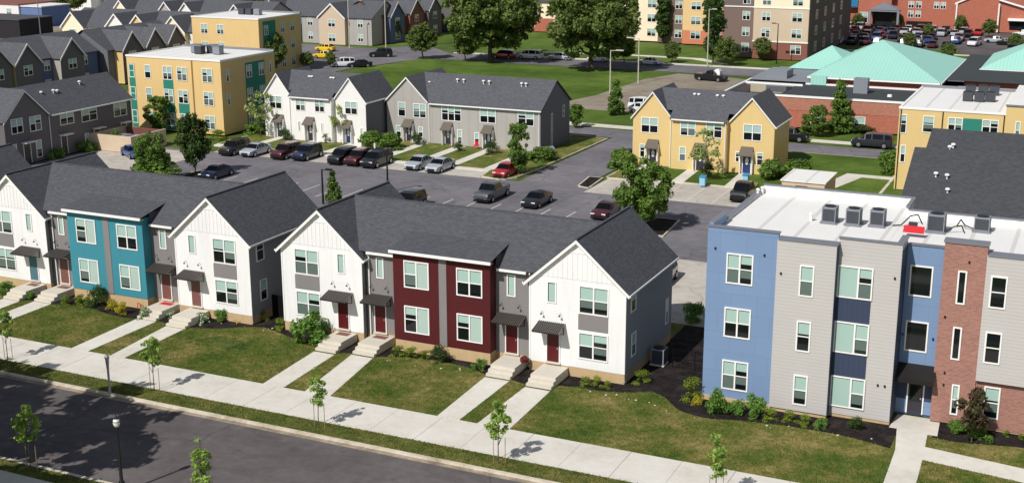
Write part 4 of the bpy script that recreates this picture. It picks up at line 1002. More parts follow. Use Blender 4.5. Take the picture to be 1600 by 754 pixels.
# ================================================================== FAR LEFT ROWS
def rowbig(name, label, loc, rz, L, D, gabs, fm, alt, roofm=SHINGLE3, E=5.2, R=8.2, group='rows of far houses', pr=-1.0):
    t = thing(name, label, 'house', (loc[0], loc[1], G), rz, group)
    part(t, 'wall', fm, lambda b: b.prism([(0, -.7), (D, -.7), (D, E-.1), (D/2, R-.2), (0, E-.1)], 'x', 0, L))
    g = random.Random(len(label))
    r_ = MB(); roof_gable_x(r_, 0, L, 0, D, E, R, .3, .35)
    fbs = []
    for i, (a, w_) in enumerate(gabs):
        part(t, 'gable_wall', [alt[i % len(alt)], CHARC if pr < -1.5 else alt[i % len(alt)]], lambda b: b.prism([(a, -.7), (a+w_, -.7), (a+w_, E), (a+w_/2, R-.35), (a, E)], 'y', pr, D*.4, 0, 1))  # deep gables: charcoal front face has its shade put into the colour
        roof_gable_y(r_, a, a+w_, pr, D/2, E, R-.2, .3, .3)
        xm = a+w_/2; s = (R-.2-E)/(w_/2)
        fb = MB()
        for sg in (-1, 1):
            X1 = xm+sg*(w_/2+.28); zl = E-.28*s
            fb.slab([(xm, pr-.36, R-.2), (X1, pr-.36, zl), (X1, pr-.28, zl), (xm, pr-.28, R-.2)], .32)
        fbs.append(fb)
        for z in (3.0, -.1):
            win(t, xm-.9, xm+.9, z, z+1.6, pr, 'double', var=1)
    for x in np.arange(1.5, L-2, 4.2):
        if all(x+1.4 < a-.2 or x > a+w_+.2 for a, w_ in gabs):
            win(t, x, x+1.3, 3.0, 4.6, 0, 'double', var=1); win(t, x, x+1.3, 0, 1.6, 0, 'double', var=1)
    rr = r_.build('roof', roofm, t, (0, 0, .7))
    for fb in fbs: fb.build('rake_board', TRIM, rr)
    return t
rowbig('house_row', 'shaded dark-gabled house row behind the charcoal townhouse', (-101.6, 58), math.pi/2, 34.5, 10, [(9, 5.2), (14.8, 5.2), (24.3, 5.2)], BLUEGREY, (CHARC, OCHRE, TAUPE), pr=-1.8)
rowbig('house_row', 'shaded dark-gabled house row left of the far ochre block', (-100.2, 93.5), math.pi/2, 19, 10, [(1.6, 4.8), (7.4, 4.8), (13, 4.8)], DARKSIDE, (OCHRE, DARKSIDE, TAUPE), pr=-1.8)
rowbig('house_row', 'far house row with white and yellow front gables at the upper left', (-138, 123.5), 0, 32, 12, [(0, 5.5), (11, 5.5), (16.5, 5.5), (25, 5.5)], STUCCO, (CREAM, STUCCO, YELLOW, CREAM))
rowbig('house_row', 'farther house row with small white-trimmed gables at the upper left', (-156, 151), 0, 46, 12, [(6, 5.2), (18.5, 5.2), (24, 5.2), (37, 5.2)], TAUPE, (CREAM, TAUPE, STUCCO, TAUPE))
rowbig('house_row', 'tan gabled house behind the yellow cars on the far corner', (-107.5, 161.5), 0, 17.5, 12, [(5.0, 6.5)], TAUPE, (TAN,))
rowbig('house_row', 'blue-grey house left of the tan gabled one at the far corner', (-121, 163), 0, 12.5, 12, [(2.0, 6.0)], BLUEGREY, (TAUPE,))
rowbig('house_row', 'dark-gabled brick house row climbing the far street', (-89.6, 166), math.pi/2, 26, 12, [(1.0, 6), (9.5, 6), (18, 6)], BROWNB, (BLUEGREY, BROWNB, CHARC))
rowbig('house_row', 'dark-roofed house row at the top of the far street', (-88, 196), math.pi/2, 26, 12, [(1.5, 6), (10, 6), (18.5, 6)], CHARC, (CHARC, BROWNB, BLUEGREY))
rowbig('house_row', 'dark-roofed row seen over the far ochre block', (-122, 182), 0, 30, 12, [(3, 6), (14, 6), (23, 5)], DARKSIDE, (TAUPE, CREAM, TAUPE))
# ================================================================== FAR APARTMENTS (upper middle)
def tower(label, blocks, rz=0):
    t = thing('apartment_tower', label, 'apartments', (0, 0, G))
    for x0, x1, y0, y1, H, bands, wx, fl in blocks:
        z = -.65
        for zt, m in bands:
            part(t, 'wall', m, lambda b: b.box(x0, x1, y0, y1, z, zt)); z = zt
        for i in range(fl):
            for a, w_ in wx: win(t, a, a+w_, .4+3.05*i, 2.1+3.05*i, y0, 'double', var=1 if (i+int(a)) % 2 else 0, blind=True)
    return t
t = tower('tan and grey-brown brick apartment building at the top, right of the orange one', [
    (-17.5, -11.2, 173.4, 200, 0, [(2.6, TAUPEB), (9.0, TAUPEB), (16, surf('dark_taupe', c(112, 100, 98), .85, .06, .4))], [(-13.6, 1.5)], 4),
    (-11.2, -.6, 172.6, 214, 0, [(2.6, BROWNB), (9.0, TAN), (15.5, CREAM)], [(-9.6, 1.7), (-3.8, 2.0)], 4)])
part(t, 'string_course', TRIM, lambda b: (b.box(-11.3, -.5, 172.5, 172.7, 2.55, 2.75), b.box(-11.3, -.5, 172.5, 172.7, 8.95, 9.1), b.box(-17.6, -11.3, 173.3, 173.5, 8.95, 9.15)))
part(t, 'flank_wall', surf('shade_tinted_flank_brick', c(108, 92, 88), .85, .08, .4), lambda b: b.box(-.6, -.5, 172.8, 214, -.6, 15))  # flank coloured darker to paint in the shade on that side
part(t, 'roof', SHINGLE3, lambda b: (b.slab([(-12, 171.8, 15.4), (-5.9, 171.8, 19.5), (-5.9, 214, 19.5), (-12, 214, 15.4)], .3), b.slab([(-5.9, 171.8, 19.5), (.2, 171.8, 15.4), (.2, 214, 15.4), (-5.9, 214, 19.5)], .3)))
for y0 in (178, 186, 194, 202):
    for i in range(4): win(t, y0, y0+1.9, .6+3.05*i, 2.4+3.05*i, -.49, 'double', '+x', var=3)
t = tower('cream, brown brick and orange apartment building at the top, behind the tall trees', [
    (-46, -37.2, 193.6, 215, 0, [(16.5, CREAM)], [(-44.0, 1.6), (-40.0, 2.0)], 5),
    (-37.2, -31.4, 192.6, 215, 0, [(15.5, TAUPEB)], [(-36.4, 1.3), (-33.4, 1.6)], 5),
    (-31.4, -21.4, 191.6, 215, 0, [(2.2, surf('salmon_brick', c(206, 130, 96), .85, .06, .4)), (16.5, ORANGE)], [(-29.6, 2.2), (-25.0, 2.0)], 5),
    (-21.4, -17.0, 190.5, 215, 0, [(16.5, CREAM)], [(-20.4, 1.6)], 5)])
t = tower('low cream building with grey roof and brick base between the tall trees', [(-76, -50, 203, 220, 0, [(2.4, SBRICK), (6.5, CREAM)], [(-73, 2.2), (-66, 2), (-60, 2), (-55, 2)], 2)])
part(t, 'roof', SHINGLE3, lambda b: (b.slab([(-77, 202.5, 6.5), (-49, 202.5, 6.5), (-49, 209, 9.0), (-77, 209, 9.0)], .3), b.box(-76, -50, 209, 225, 6, 13)))
# far brick school
t = thing('brick_building', 'orange-brick two-storey building behind the crowded car park', 'building', (0, 0, G))
P = lambda n, m, f, s=0: part(t, n, m, f, s)
P('wall', SBRICK, lambda b: (b.box(-40, 19, 246.5, 275, -.68, 10), b.box(-4.5, 3.2, 245, 246.5, -.68, 10)))
P('hall_wall', SBRICK, lambda b: b.prism([(18.2, -.68), (27.4, -.68), (27.4, 6.6), (24, 8.3), (18.2, 5.6)], 'y', 243, 275))
P('right_wall', SBRICK, lambda b: b.prism([(27.4, -.68), (60, -.68), (60, 3), (32.7, 5.0), (27.4, 6.5)], 'y', 243.6, 275))
P('fascia', TRIM, lambda b: b.slab([(17.8, 242.6, 5.7), (24, 242.6, 8.6), (24, 243, 8.6), (17.8, 243, 5.7)], .35)); P('fascia', TRIM, lambda b: (b.slab([(27.4, 242.9, 6.85), (32.7, 242.9, 5.35), (32.7, 243.6, 5.35), (27.4, 243.6, 6.85)], .35), b.slab([(32.7, 242.9, 5.35), (60, 242.9, 3.3), (60, 243.6, 3.3), (32.7, 243.6, 5.35)], .35)))
for x in (18.3, 27.5): P('downspout', TRIM, lambda b: b.tube((x, 242.75, -.6), (x, 242.75, 5.9), .2))
for z0, z1 in ((5.6, 6.4), (3.6, 4.0)): P('white_band', TRIM, lambda b: b.box(-14, -3.5, 246.3, 246.5, z0, z1))
P('blue_canopy', surf('blue_canopy', c(40, 120, 160)), lambda b: b.box(-14, -4.6, 244.8, 246.4, 4.0, 5.6))
P('porch', ACGREY, lambda b: (b.box(-1.5, 5.5, 242.5, 245, 3.2, 3.6), b.prism([(-1.5, 3.6), (5.5, 3.6), (2, 5.4)], 'y', 242.4, 245), b.box(-1.5, -1.0, 242.5, 243, -.6, 3.2), b.box(5.0, 5.5, 242.5, 243, -.6, 3.2)))
P('porch_void', BLACK, lambda b: b.box(-.9, 4.9, 244.94, 244.98, -.6, 3.1))
for x, w_, zs in ((-13, 4.2, (.2,)), (-4, 1.9, (.2,)), (6.9, 1.3, (3.95, 1.75)), (8.6, 1.3, (3.95, 1.75)), (12.7, 1.2, (3.95,)), (14.2, 1.2, (3.95,)), (-1.0, 5.0, (6.0,))):
    for z in zs: win(t, x, x+w_, z, z+1.6 if x > 0 else z+2.6, 246.5 if not -4.5 < x < 3.2 else 245, 'double', var=1)
P('low_opening', BLACK, lambda b: b.box(6.7, 12.6, 246.4, 246.5, -.3, .9)); P('right_canopy', TRIM, lambda b: b.box(29.6, 36, 242.2, 243.6, 2.1, 2.6)); P('glazed_front', GLASS, lambda b: b.box(30, 36, 243.5, 243.6, 0, 2.1))
# top-left industrial sheds
def shed_(name, label, x0, x1, y0, y1, H, m, rm=None):
    o = thing(name, label, 'warehouse', (x0, y0, -.87)); b = MB(); b.box(0, x1-x0, 0, y1-y0, 0, H); b.build('wall', m, o)
    b = MB(); b.box(-.2, x1-x0+.2, -.2, y1-y0+.2, H, H+.25); b.build('roof', rm or MEMB, o); return o
def bx(u0, u1, vb, z=-.87): a = at(u0, vb, z); e = at(u1, vb, z); return a, e
o = shed_('warehouse', 'white flat warehouse at the top left corner', -212, -193, 165, 177, 5.2, STUCCO, BROWNB)
for x in (7, 11, 15): win(o, x, x+1.6, 2.5, 4.3, 0, 'double', zo=0)
shed_('warehouse', 'blue-walled warehouse at the top left corner', -192.8, -186, 165.5, 175, 4.8, surf('blue_wall', c(104, 124, 170)))
shed_('warehouse', 'dark low warehouse at the left edge under the white one', -205, -169.5, 142, 152, 4.2, surf('black_wall', c(40, 38, 42)), surf('dark_deck', c(80, 80, 84)))
shed_('warehouse', 'long white warehouse at the top left, above the far gables', -219, -208.8, 207, 222, 7, STUCCO)
shed_('warehouse', 'pale grey warehouse at the top left, right of the long white one', -207.6, -198, 211, 222, 6, surf('pale_blue_wall', c(200, 206, 214)))
shed_('warehouse', 'long white flat building at the top, left of centre', -188, -168, 234, 246, 2.6, DARKSIDE)
shed_('warehouse', 'white walled building at the top, over the tan gabled house', -150, -134, 236, 250, 8.5, CREAM)
# ================================================================== VEHICLES
CARS = {}
def car_kind(key, Lc, Wc, H, st, belt, low=.28, bed=False):
    """st: stations (x fraction front->back, roof z or belt, half width top factor, cabin?)"""
    body, gl = MB(), MB()
    secs = []
    for (fx, zt, wt, zl) in st:
        x = -Lc/2+fx*Lc; hw = Wc/2
        tp = 1-.32*max(0, (abs(fx-.5)-.36)/.14)**2*.6
        a = hw*tp
        zb = min(belt, zt)
        secs.append([(x, -a*.93, zl), (x, -a, zl+(zb-zl)*.45), (x, -a*.97, zb-.02), (x, -a*wt, zt), (x, -a*wt*.5, zt+.025), (x, a*wt*.5, zt+.025), (x, a*wt, zt), (x, a*.97, zb-.02), (x, a, zl+(zb-zl)*.45), (x, a*.93, zl)])
    n = len(secs)
    for i in range(n-1):
        A, B = secs[i], secs[i+1]
        za, zb_ = A[4][2], B[4][2]
        cab = za > belt+.12 and zb_ > belt+.12; slope = (za > belt+.12) != (zb_ > belt+.12)
        for k in range(9):
            q = [A[k], B[k], B[k+1], A[k+1]]
            body.poly(q)
            g = None
            if cab and k in (2, 6): g = (.06, .10)
            if slope and k in (3, 4, 5) and not bed: g = (.05, .06)
            if slope and k in (2, 6): g = (.1, .12)
            if slope and bed and i < n/2 and k in (3, 4, 5): g = (.05, .06)
            if g:
                qv = [Vector(p) for p in q]; ce = sum(qv, Vector())/4
                nrm = (qv[1]-qv[0]).cross(qv[3]-qv[0]).normalized()
                if nrm.dot(ce-Vector((ce.x, 0, .5))) < 0: nrm = -nrm
                if k in (3, 4, 5):
                    gl.poly([tuple(p+(ce-p)*.02+nrm*.012) for p in qv])
                else: gl.poly([tuple(p+(ce-p)*.14+nrm*.012) for p in qv])
        body.poly([A[0], A[9], B[9], B[0]])
    body.poly(secs[0]); body.poly(list(reversed(secs[-1])))
    if bed:
        x0, x1 = Lc*.18, Lc*.47; body.box(x0, x1, -Wc*.4, Wc*.4, belt-.01, belt+.015, 1)
    wh = MB(); r = .34 if H < 1.6 else .38
    wh.tube((0, -.12, 0), (0, .12, 0), r, None, 16, 0); ri = MB(); ri.tube((0, -.135, 0), (0, .135, 0), r*.62, None, 12)
    hl = MB(); y = Wc/2*.62; zb = low+(belt-low)*.62
    hl.box(-.05, .05, -.2, .2, -.07, .07); tl = MB(); tl.box(-.04, .04, -.17, .17, -.09, .09)
    trim = MB(); trim.box(-Lc/2-.03, -Lc/2+.08, -.45, .45, low+.08, low+.3); trim.box(-Lc/2+.1, Lc/2-.1, -Wc*.44, Wc*.44, low-.08, low+.02)
    CARS[key] = dict(L=Lc, W=Wc, body=body.mesh('body', [TRIM, BLACK], 35), glass=gl.mesh('windows', CARGLASS, 30), tyre=wh.mesh('wheel', TYRE, 40), rim=ri.mesh('rim', RIM, 40),
                     hl=hl.mesh('headlight', LAMPW), tl=tl.mesh('taillight', LAMPR), trim=trim.mesh('bumper', BLACK), r=r, y=y, zb=zb, zt=belt-.16, simple=None)
    s = MB(); s.v = list(body.v); s.f = list(body.f); s.m = [0]*len(body.f)
    k = len(s.v); s.v += gl.v; s.f += [tuple(i+k for i in f) for f in gl.f]; s.m += [1]*len(gl.f)
    for sx in (-1, 1):
        for sy in (-1, 1): s.tube((sx*Lc*.31, sy*(Wc/2-.1)-.11, r), (sx*Lc*.31, sy*(Wc/2-.1)+.11, r), r, None, 10, 2)
    CARS[key]['simple'] = s.mesh('parked_car', [TRIM, CARGLASS, TYRE], 35)
car_kind('sedan', 4.7, 1.82, 1.45, [(0, .62, .85, .36), (.03, .74, .86, .26), (.14, .84, .86, .24), (.27, .93, .86, .24), (.40, 1.36, .70, .24), (.50, 1.44, .70, .24), (.66, 1.40, .69, .24), (.83, 1.02, .80, .24), (.95, .98, .82, .28), (1, .88, .82, .4)], .93)
car_kind('hatch', 4.1, 1.76, 1.5, [(0, .62, .85, .36), (.03, .76, .86, .26), (.13, .88, .86, .24), (.24, .97, .86, .24), (.40, 1.42, .72, .24), (.55, 1.5, .72, .24), (.78, 1.45, .70, .24), (.95, 1.02, .80, .28), (1, .9, .82, .42)], .97)
car_kind('suv', 4.7, 1.9, 1.74, [(0, .78, .86, .42), (.03, .95, .88, .32), (.12, 1.04, .88, .3), (.25, 1.1, .88, .3), (.36, 1.64, .76, .3), (.5, 1.74, .76, .3), (.75, 1.72, .76, .3), (.93, 1.62, .74, .3), (.985, 1.1, .84, .34), (1, .95, .86, .46)], 1.08)
car_kind('van', 5.0, 1.95, 1.8, [(0, .72, .85, .4), (.03, .9, .86, .28), (.1, 1.0, .86, .26), (.18, 1.1, .86, .26), (.34, 1.7, .78, .26), (.5, 1.8, .78, .26), (.8, 1.79, .78, .26), (.96, 1.7, .76, .26), (.99, 1.1, .84, .3), (1, .95, .86, .44)], 1.08)
car_kind('pickup', 5.6, 1.95, 1.8, [(0, .82, .86, .45), (.03, 1.02, .88, .36), (.12, 1.1, .88, .34), (.25, 1.15, .88, .34), (.34, 1.72, .78, .34), (.44, 1.8, .78, .34), (.58, 1.76, .78, .34), (.625, 1.16, .9, .34), (.8, 1.15, .92, .34), (.99, 1.15, .92, .36), (1, 1.0, .9, .46)], 1.12, bed=True)
PN = {k: paint('paint_'+k, v) for k, v in dict(black=c(20, 21, 24), navy=c(26, 36, 66), silver=c(170, 176, 184), maroon=c(70, 16, 24), red=c(170, 24, 36), grey=c(74, 78, 82), white=c(224, 226, 228), blue=c(46, 74, 130), yellow=c(238, 196, 24), dark=c(36, 40, 48), tan=c(150, 140, 124)).items()}
def car(kind, col, xy, deg, label, name='parked_car', z=LZ+.008, cat='car', group=None):
    K = CARS[kind]; t = thing(name, label, cat, (xy[0], xy[1], z), math.radians(deg), group)
    o = ob('body', K['body'], t); o.material_slots[0].link = 'OBJECT'; o.material_slots[0].material = PN[col]
    ob('windows', K['glass'], t); ob('bumper', K['trim'], t)
    for sx in (-1, 1):
        for sy in (-1, 1):
            w_ = ob('wheel', K['tyre'], t, (sx*K['L']*.31, sy*(K['W']/2-.1), K['r'])); ob('rim', K['rim'], w_)
    for sy in (-1, 1):
        ob('headlight', K['hl'], t, (-K['L']/2+.09, sy*K['y'], K['zb'])); ob('taillight', K['tl'], t, (K['L']/2-.05, sy*K['y']*1.05, K['zt']))
    return t
FR = 'cars in the back row of the parking lot'
# model nose points to -x; rotated 90 deg the nose points towards -y (the street)
for u, v, k, col, lb in ((355, 243, 'suv', 'black', 'black car at the left end of the back parking row, beside a silver one'),
                         (388, 245, 'sedan', 'silver', 'silver sedan in the back parking row before the white townhouse'),
                         (436, 249, 'suv', 'maroon', 'dark maroon car in the back parking row, left of the navy one'),
                         (469, 251, 'suv', 'navy', 'dark navy car in the back parking row before the white townhouse'),
                         (525, 257, 'suv', 'black', 'black car leftmost of the tight dark trio before the grey townhouse'),
                         (552, 259, 'suv', 'maroon', 'dark maroon car in the middle of the tight dark trio'),
                         (578, 262, 'van', 'black', 'black minivan rightmost of the tight dark trio'),
                         (645, 266, 'sedan', 'silver', 'silver sedan left of its silver twin before the grey townhouse'),
                         (678, 270, 'sedan', 'silver', 'silver sedan right of its silver twin before the grey townhouse'),
                         (781, 279, 'hatch', 'red', 'bright red hatchback beside the parking-lot corner tree')):
    x, y = at(u, v, LZ); car(k, col, (x, y+1.6), 90, lb, group=FR)
NR = 'cars in the near row of the parking lot'
for u, v, k, col, lb, dg in ((758, 315, 'pickup', 'grey', 'grey pickup behind the dark red townhouse roof', 90), (829, 325, 'sedan', 'black', 'black sedan right of the grey pickup', 90),
                         (938, 343, 'sedan', 'maroon', 'dark red car left of the round parking-lot tree, half behind the roof', 90), (628, 330, 'suv', 'black', 'black car whose top peeks over the dark red townhouse ridge', 90),
                         (325, 281, 'sedan', 'navy', 'dark navy car in the shade of the parking-lot tree', 90)):
    x, y = at(u, v, LZ); car(k, col, (x, y+1.6), dg, lb, group=NR, name='pickup_truck' if k == 'pickup' else 'parked_car', cat='pickup' if k == 'pickup' else 'car')
car('sedan', 'blue', (-54.5, 46.6), 150, 'dark blue car between the bin enclosure and the round trees')
car('suv', 'silver', (20.75, 22.9), 92, 'silver car half hidden behind the white gabled flank, by the tan slab')
car('pickup', 'black', (18.9, 55.6), 90, 'black pickup parked before the yellow townhouse, at its right end', 'pickup_truck', cat='pickup')
car('suv', 'black', (15.6, 90.0), 178, 'black car on the school drive, beside the yellow townhouse flank')
car('van', 'dark', (26.0, 89.8), 2, 'dark minivan on the school drive, next to the yellow block')
car('pickup', 'black', (-9.6, 139.6), 172, 'dark pickup with white cargo alone on the vacant pad', 'pickup_truck', z=-.8, cat='pickup')
b = MB(); b.box(-.5, .6, -.6, .6, 0, .75); b.box(-.3, .4, -.5, .5, .75, .95); tag(b.build('cargo', [TRIM], None, (-8.4, 139.5, .28), math.radians(-8)), 'white cargo heap in the bed of the pickup on the vacant pad', 'cargo')
car('van', 'white', (-9.5, 105.6), 180, 'white van half behind the yellow gable, on the vacant pad', z=-.8)
car('hatch', 'white', (-8.8, 102.9), 180, 'small white car in front of the white van on the vacant pad', z=-.8)
car('suv', 'black', (-79, 146.6), 30, 'black car driving on the far street beside the corner', 'car', z=-.84)
car('suv', 'red', (-55.6, 154), 0, 'red car parked at the foot of the left tall tree')
car('van', 'white', (-50.6, 155.5), 0, 'white van parked right of the far red car')
car('sedan', 'silver', (-44.6, 156.5), 0, 'silver sedan right of the far white van')
car('hatch', 'white', (-37.0, 157.0), 0, 'white car just left of the right tall tree trunk')
car('sedan', 'white', (-26.5, 156.5), 0, 'white car right of the right tall tree trunk')
car('hatch', 'yellow', (-88.2, 140.2), 15, 'bright yellow car parked on the far corner, nearer one')
car('hatch', 'yellow', (-94.5, 150.5), 5, 'yellow car farther back on the far corner')
car('suv', 'white', (-77.5, 130.5), 35, 'white car parked behind the white townhouse roof, left of its dark neighbour')
car('sedan', 'black', (-74.6, 131.5), 35, 'dark car parked behind the white townhouse roof, right of the white one')
car('sedan', 'grey', (-178, 156), 20, 'grey covered car in the yard at the upper left'); car('van', 'white', (-176.5, 151), 15, 'white boat-like van in the yard at the upper left')
# crowded car park: rows counted from the front
g = random.Random(5); n0 = 0
cols = ['black', 'white', 'silver', 'dark', 'black', 'silver', 'grey', 'white', 'navy', 'white', 'black', 'blue', 'maroon', 'silver', 'silver', 'red', 'white']
rows_ = [(207, -4, 22), (216.5, -6, 22), (222, -6, 22), (232, -8, 24), (238, -8, 17)]
CW = ('front row', 'second row', 'third row', 'fourth row', 'back row')
for ri, (y, xa, xb) in enumerate(rows_):
    x = xa; i = 0; seen = {}
    while x < xb:
        if g.random() > .14:
            col = g.choice(cols); seen[col] = seen.get(col, 0)+1; k = g.choice(('sedan', 'suv', 'hatch', 'van'))
            o = ob('parked_car', CARS[k]['simple'], None, (x, y+g.uniform(-.3, .3), -.84), math.radians(90 if g.random() < .6 else -90))
            o.material_slots[0].link = 'OBJECT'; o.material_slots[0].material = PN[col]
            nth = ('first', 'second', 'third', 'fourth', 'fifth', 'sixth', 'seventh')[min(6, seen[col]-1)]
            tag(o, '%s car, %s of its colour in the %s of the crowded car park' % (col if col != 'dark' else 'slate', nth, CW[ri]), 'car', 'cars in the crowded school car park')
        x += 2.75; i += 1
for x, y, col, k, lb, dg in ((25.5, 214, 'white', 'van', 'white van standing alone right of the crowded car park', 80), (21, 236, 'silver', 'suv', 'silver car parked by the brick hall', 90), (24, 237, 'red', 'sedan', 'dark red car parked by the brick hall', 90),
                             (33.5, 239, 'white', 'sedan', 'white car by the white post of the brick hall', 0), (29, 222, 'silver', 'sedan', 'silver car near the small car-park tree', 0), (33.6, 204, 'grey', 'suv', 'grey car at the right edge of the far car park', 90), (31.5, 218, 'black', 'hatch', 'black car near the small car-park tree', 0)):
    o = ob('parked_car', CARS[k]['simple'], None, (x, y, -.84), math.radians(dg)); o.material_slots[0].link = 'OBJECT'; o.material_slots[0].material = PN[col]; tag(o, lb, 'car')

# ================================================================== LAMPS AND POLES
o = thing('street_lamp', 'black street lamp with a globe top standing by the near kerb', 'street lamp', (7.25, -25.25, -.74))
b = MB(); b.lathe([(.16, 0), (.16, .5), (.1, .6), (.085, 1.2), (.06, 3.45), (.1, 3.5), (.12, 3.62)], n=12); b.build('pole', BLACK, o, smooth=40)
b = MB(); b.lathe([(.1, 3.62), (.16, 3.72), (.185, 3.86), (.16, 4.0), (.09, 4.08)], n=14); b.build('globe', GLOBE, o, smooth=60)
b = MB(); b.lathe([(.12, 4.07), (.1, 4.14), (.03, 4.22), (.02, 4.34)], n=10); b.lathe([(.188, 3.9), (.182, 3.93)], n=14); b.build('cap', BLACK, o)
x, y = at(172, 614, -.735)
o = thing('street_lamp', 'pale galvanised post with flared top on the verge by the far kerb', 'street lamp', (x, y, -.735))
b = MB(); b.lathe([(.09, 0), (.09, .3), (.07, .35), (.075, 1.6), (.13, 2.35)], n=12); b.build('pole', GALV, o, smooth=40)
b = MB(); b.lathe([(.15, 2.35), (.16, 2.45), (.1, 2.52), (.06, 2.62)], n=12); b.build('cap', COPE, o, smooth=40)
def lamp(u, v, h, label, arm=1.6, mat=GALV, z=-.83, name='lamp_post', dirx=1):
    x, y = at(u, v, z); o = thing(name, label, 'lamp post', (x, y, z))
    b = MB(); b.tube((0, 0, 0), (0, 0, h), .12, .08, 8); b.build('pole', mat, o)
    b = MB(); b.tube((0, 0, h-.1), (arm*.7*dirx, 0, h), .05, None, 6); b.build('arm', mat, o)
    b = MB(); b.box(min(arm*.5*dirx, arm*1.2*dirx), max(arm*.5*dirx, arm*1.2*dirx), -.16, .16, h-.05, h+.12); b.build('lamp_head', mat, o); return o
PALEP = plain('pale_pole', c(190, 186, 170), .6)
lamp(953, 150, 7.2, 'tall pale lamp post on the field edge, nearer of two', 1.8, PALEP); lamp(997, 131, 7.6, 'tall pale lamp post on the field edge, farther of two', -1.8, PALEP)
lamp(1105, 104, 10.5, 'pale lamp post before the tan apartment building, beside the cypress', 1.2, PALEP); lamp(1213, 100, 7.5, 'dark lamp post before the tan apartment building', -1.0, BLACK)
lamp(505, 318, 3.6, 'dark hooked lamp post between the teal and dark red townhouse roofs', 1.0, BLACK); lamp(606, 300, 4.2, 'dark lamp post rising behind the dark red townhouse ridge', .6, BLACK)
lamp(603, 76, 10.5, 'pale pole beside the far street left of the small round tree', .5, PALEP); lamp(546, 76, 10, 'pale pole before the tan gabled house', .4, PALEP)
lamp(905, 70, 10, 'dark pole by the far street between the tall trees', .5, BLACK) if False else None
lamp(64, 60, 11, 'dark pole at the upper left beside the blue warehouse', .5, COPE)
lamp(833, 222, 4.2, 'dark post on the corner lawn right of the grey townhouse', .3, BLACK)
lamp(318, 25, 14, 'pale pole over the far gabled rows', .4, PALEP)
# sign boards, bins and small yard things
x, y = at(560, 243, -.74); o = thing('sign_board', 'white board standing on the lawn behind the tight dark trio of cars', 'sign', (x, y, -.74)); b = MB(); b.box(-.5, .5, -.05, .05, .3, 1.6); b.build('panel', TRIM, o); b = MB(); b.box(-.45, -.35, -.04, .04, 0, .3); b.box(.35, .45, -.04, .04, 0, .3); b.build('leg', TRIM, o)
x, y = at(586, 243, -.74); b = MB(); b.tube((0, 0, 0), (0, 0, 1.5), .12); tag(b.build('bollard', [TRIM], None, (x, y, -.74)), 'white post right of the white board on the lawn', 'post')
def wheelie(u, v, label, z=-.74):
    x, y = at(u, v, z); o = thing('wheelie_bin', label, 'bin', (x, y, z))
    b = MB(); b.prism([(-.3, .06), (.3, .06), (.36, 1.0), (-.36, 1.0)], 'x', -.3, .3); b.build('bin_body', surf('bin_blue', c(150, 200, 226), .5), o)
    b = MB(); b.slab([(-.34, -.42, 1.04), (.34, -.42, 1.04), (.34, .42, 1.1), (-.34, .42, 1.1)], .06); b.build('lid', surf('bin_lid_blue', c(60, 140, 190), .5), o)
    b = MB(); b.tube((-.34, .3, .12), (-.24, .3, .12), .12, None, 10); b.tube((.24, .3, .12), (.34, .3, .12), .12, None, 10); b.build('wheel', TYRE, o)
wheelie(1098, 290, 'pale blue wheelie bin on the lawn edge before the yellow townhouse'); wheelie(1165, 287, 'blue wheelie bin behind the black pickup')
x, y = at(986, 247, -.74); o = thing('wheelie_bin', 'black wheelie bin against the left corner of the yellow townhouse', 'bin', (x-.2, y, -.74)); b = MB(); b.prism([(-.3, .06), (.3, .06), (.36, 1.0), (-.36, 1.0)], 'x', -.3, .3); b.build('bin_body', BLACK, o); b = MB(); b.slab([(-.34, -.42, 1.04), (.34, -.42, 1.04), (.34, .42, 1.1), (-.34, .42, 1.1)], .06); b.build('lid', DGREY, o)
x, y = 19.6, -.6
b = MB(); b.lathe([(.05, 0), (.3, .05), (.3, .28), (.1, .42)], n=12); tag(b.build('planter', [DRED], None, (19.22, -.35, -.1)), 'dark red round pot beside the steps right of the dark red bay', 'pot')
b = MB(); b.path([(0, 0, 0), (0, 0, .5), (.25, 0, .5), (.25, 0, 0)], .03, 5, 0); tag(b.build('hose_bracket', [REDP], None, (-12.9, -.7, -.71)), 'small red bracket on the mulch below the teal bay', 'bracket')
def chair(x, y, label, m):
    o = thing('garden_chair', label, 'chair', (x, y, -.72)); b = MB(); b.box(-.25, .25, -.25, .25, .4, .46); b.build('seat', m, o); b = MB(); b.box(-.25, .25, .2, .25, .46, .95); b.build('backrest', m, o)
    for sx in (-.22, .22):
        for sy in (-.22, .22): b = MB(); b.box(sx-.02, sx+.02, sy-.02, sy+.02, 0, .4); b.build('leg', m, o)
chair(-27.3, 67.6, 'white garden chair beside the navy door of the long grey townhouse', TRIM); chair(-18.4, 67.6, 'red garden chair beside the third door of the long grey townhouse', REDP)
o = thing('handcart', 'pale covered trailer on the corner lawn beside the grey townhouse', 'trailer', (-9.4, 68.5, -.73), .9); b = MB(); b.box(-1.1, 1.1, -.5, .5, .35, .6); b.prism([(-.5, .6), (.5, .6), (0, .85)], 'x', -1.1, 1.1); b.build('cover', ACGREY, o); b = MB(); b.tube((-.1, -.55, .25), (-.1, .55, .25), .25, None, 12); b.build('wheel', TYRE, o)

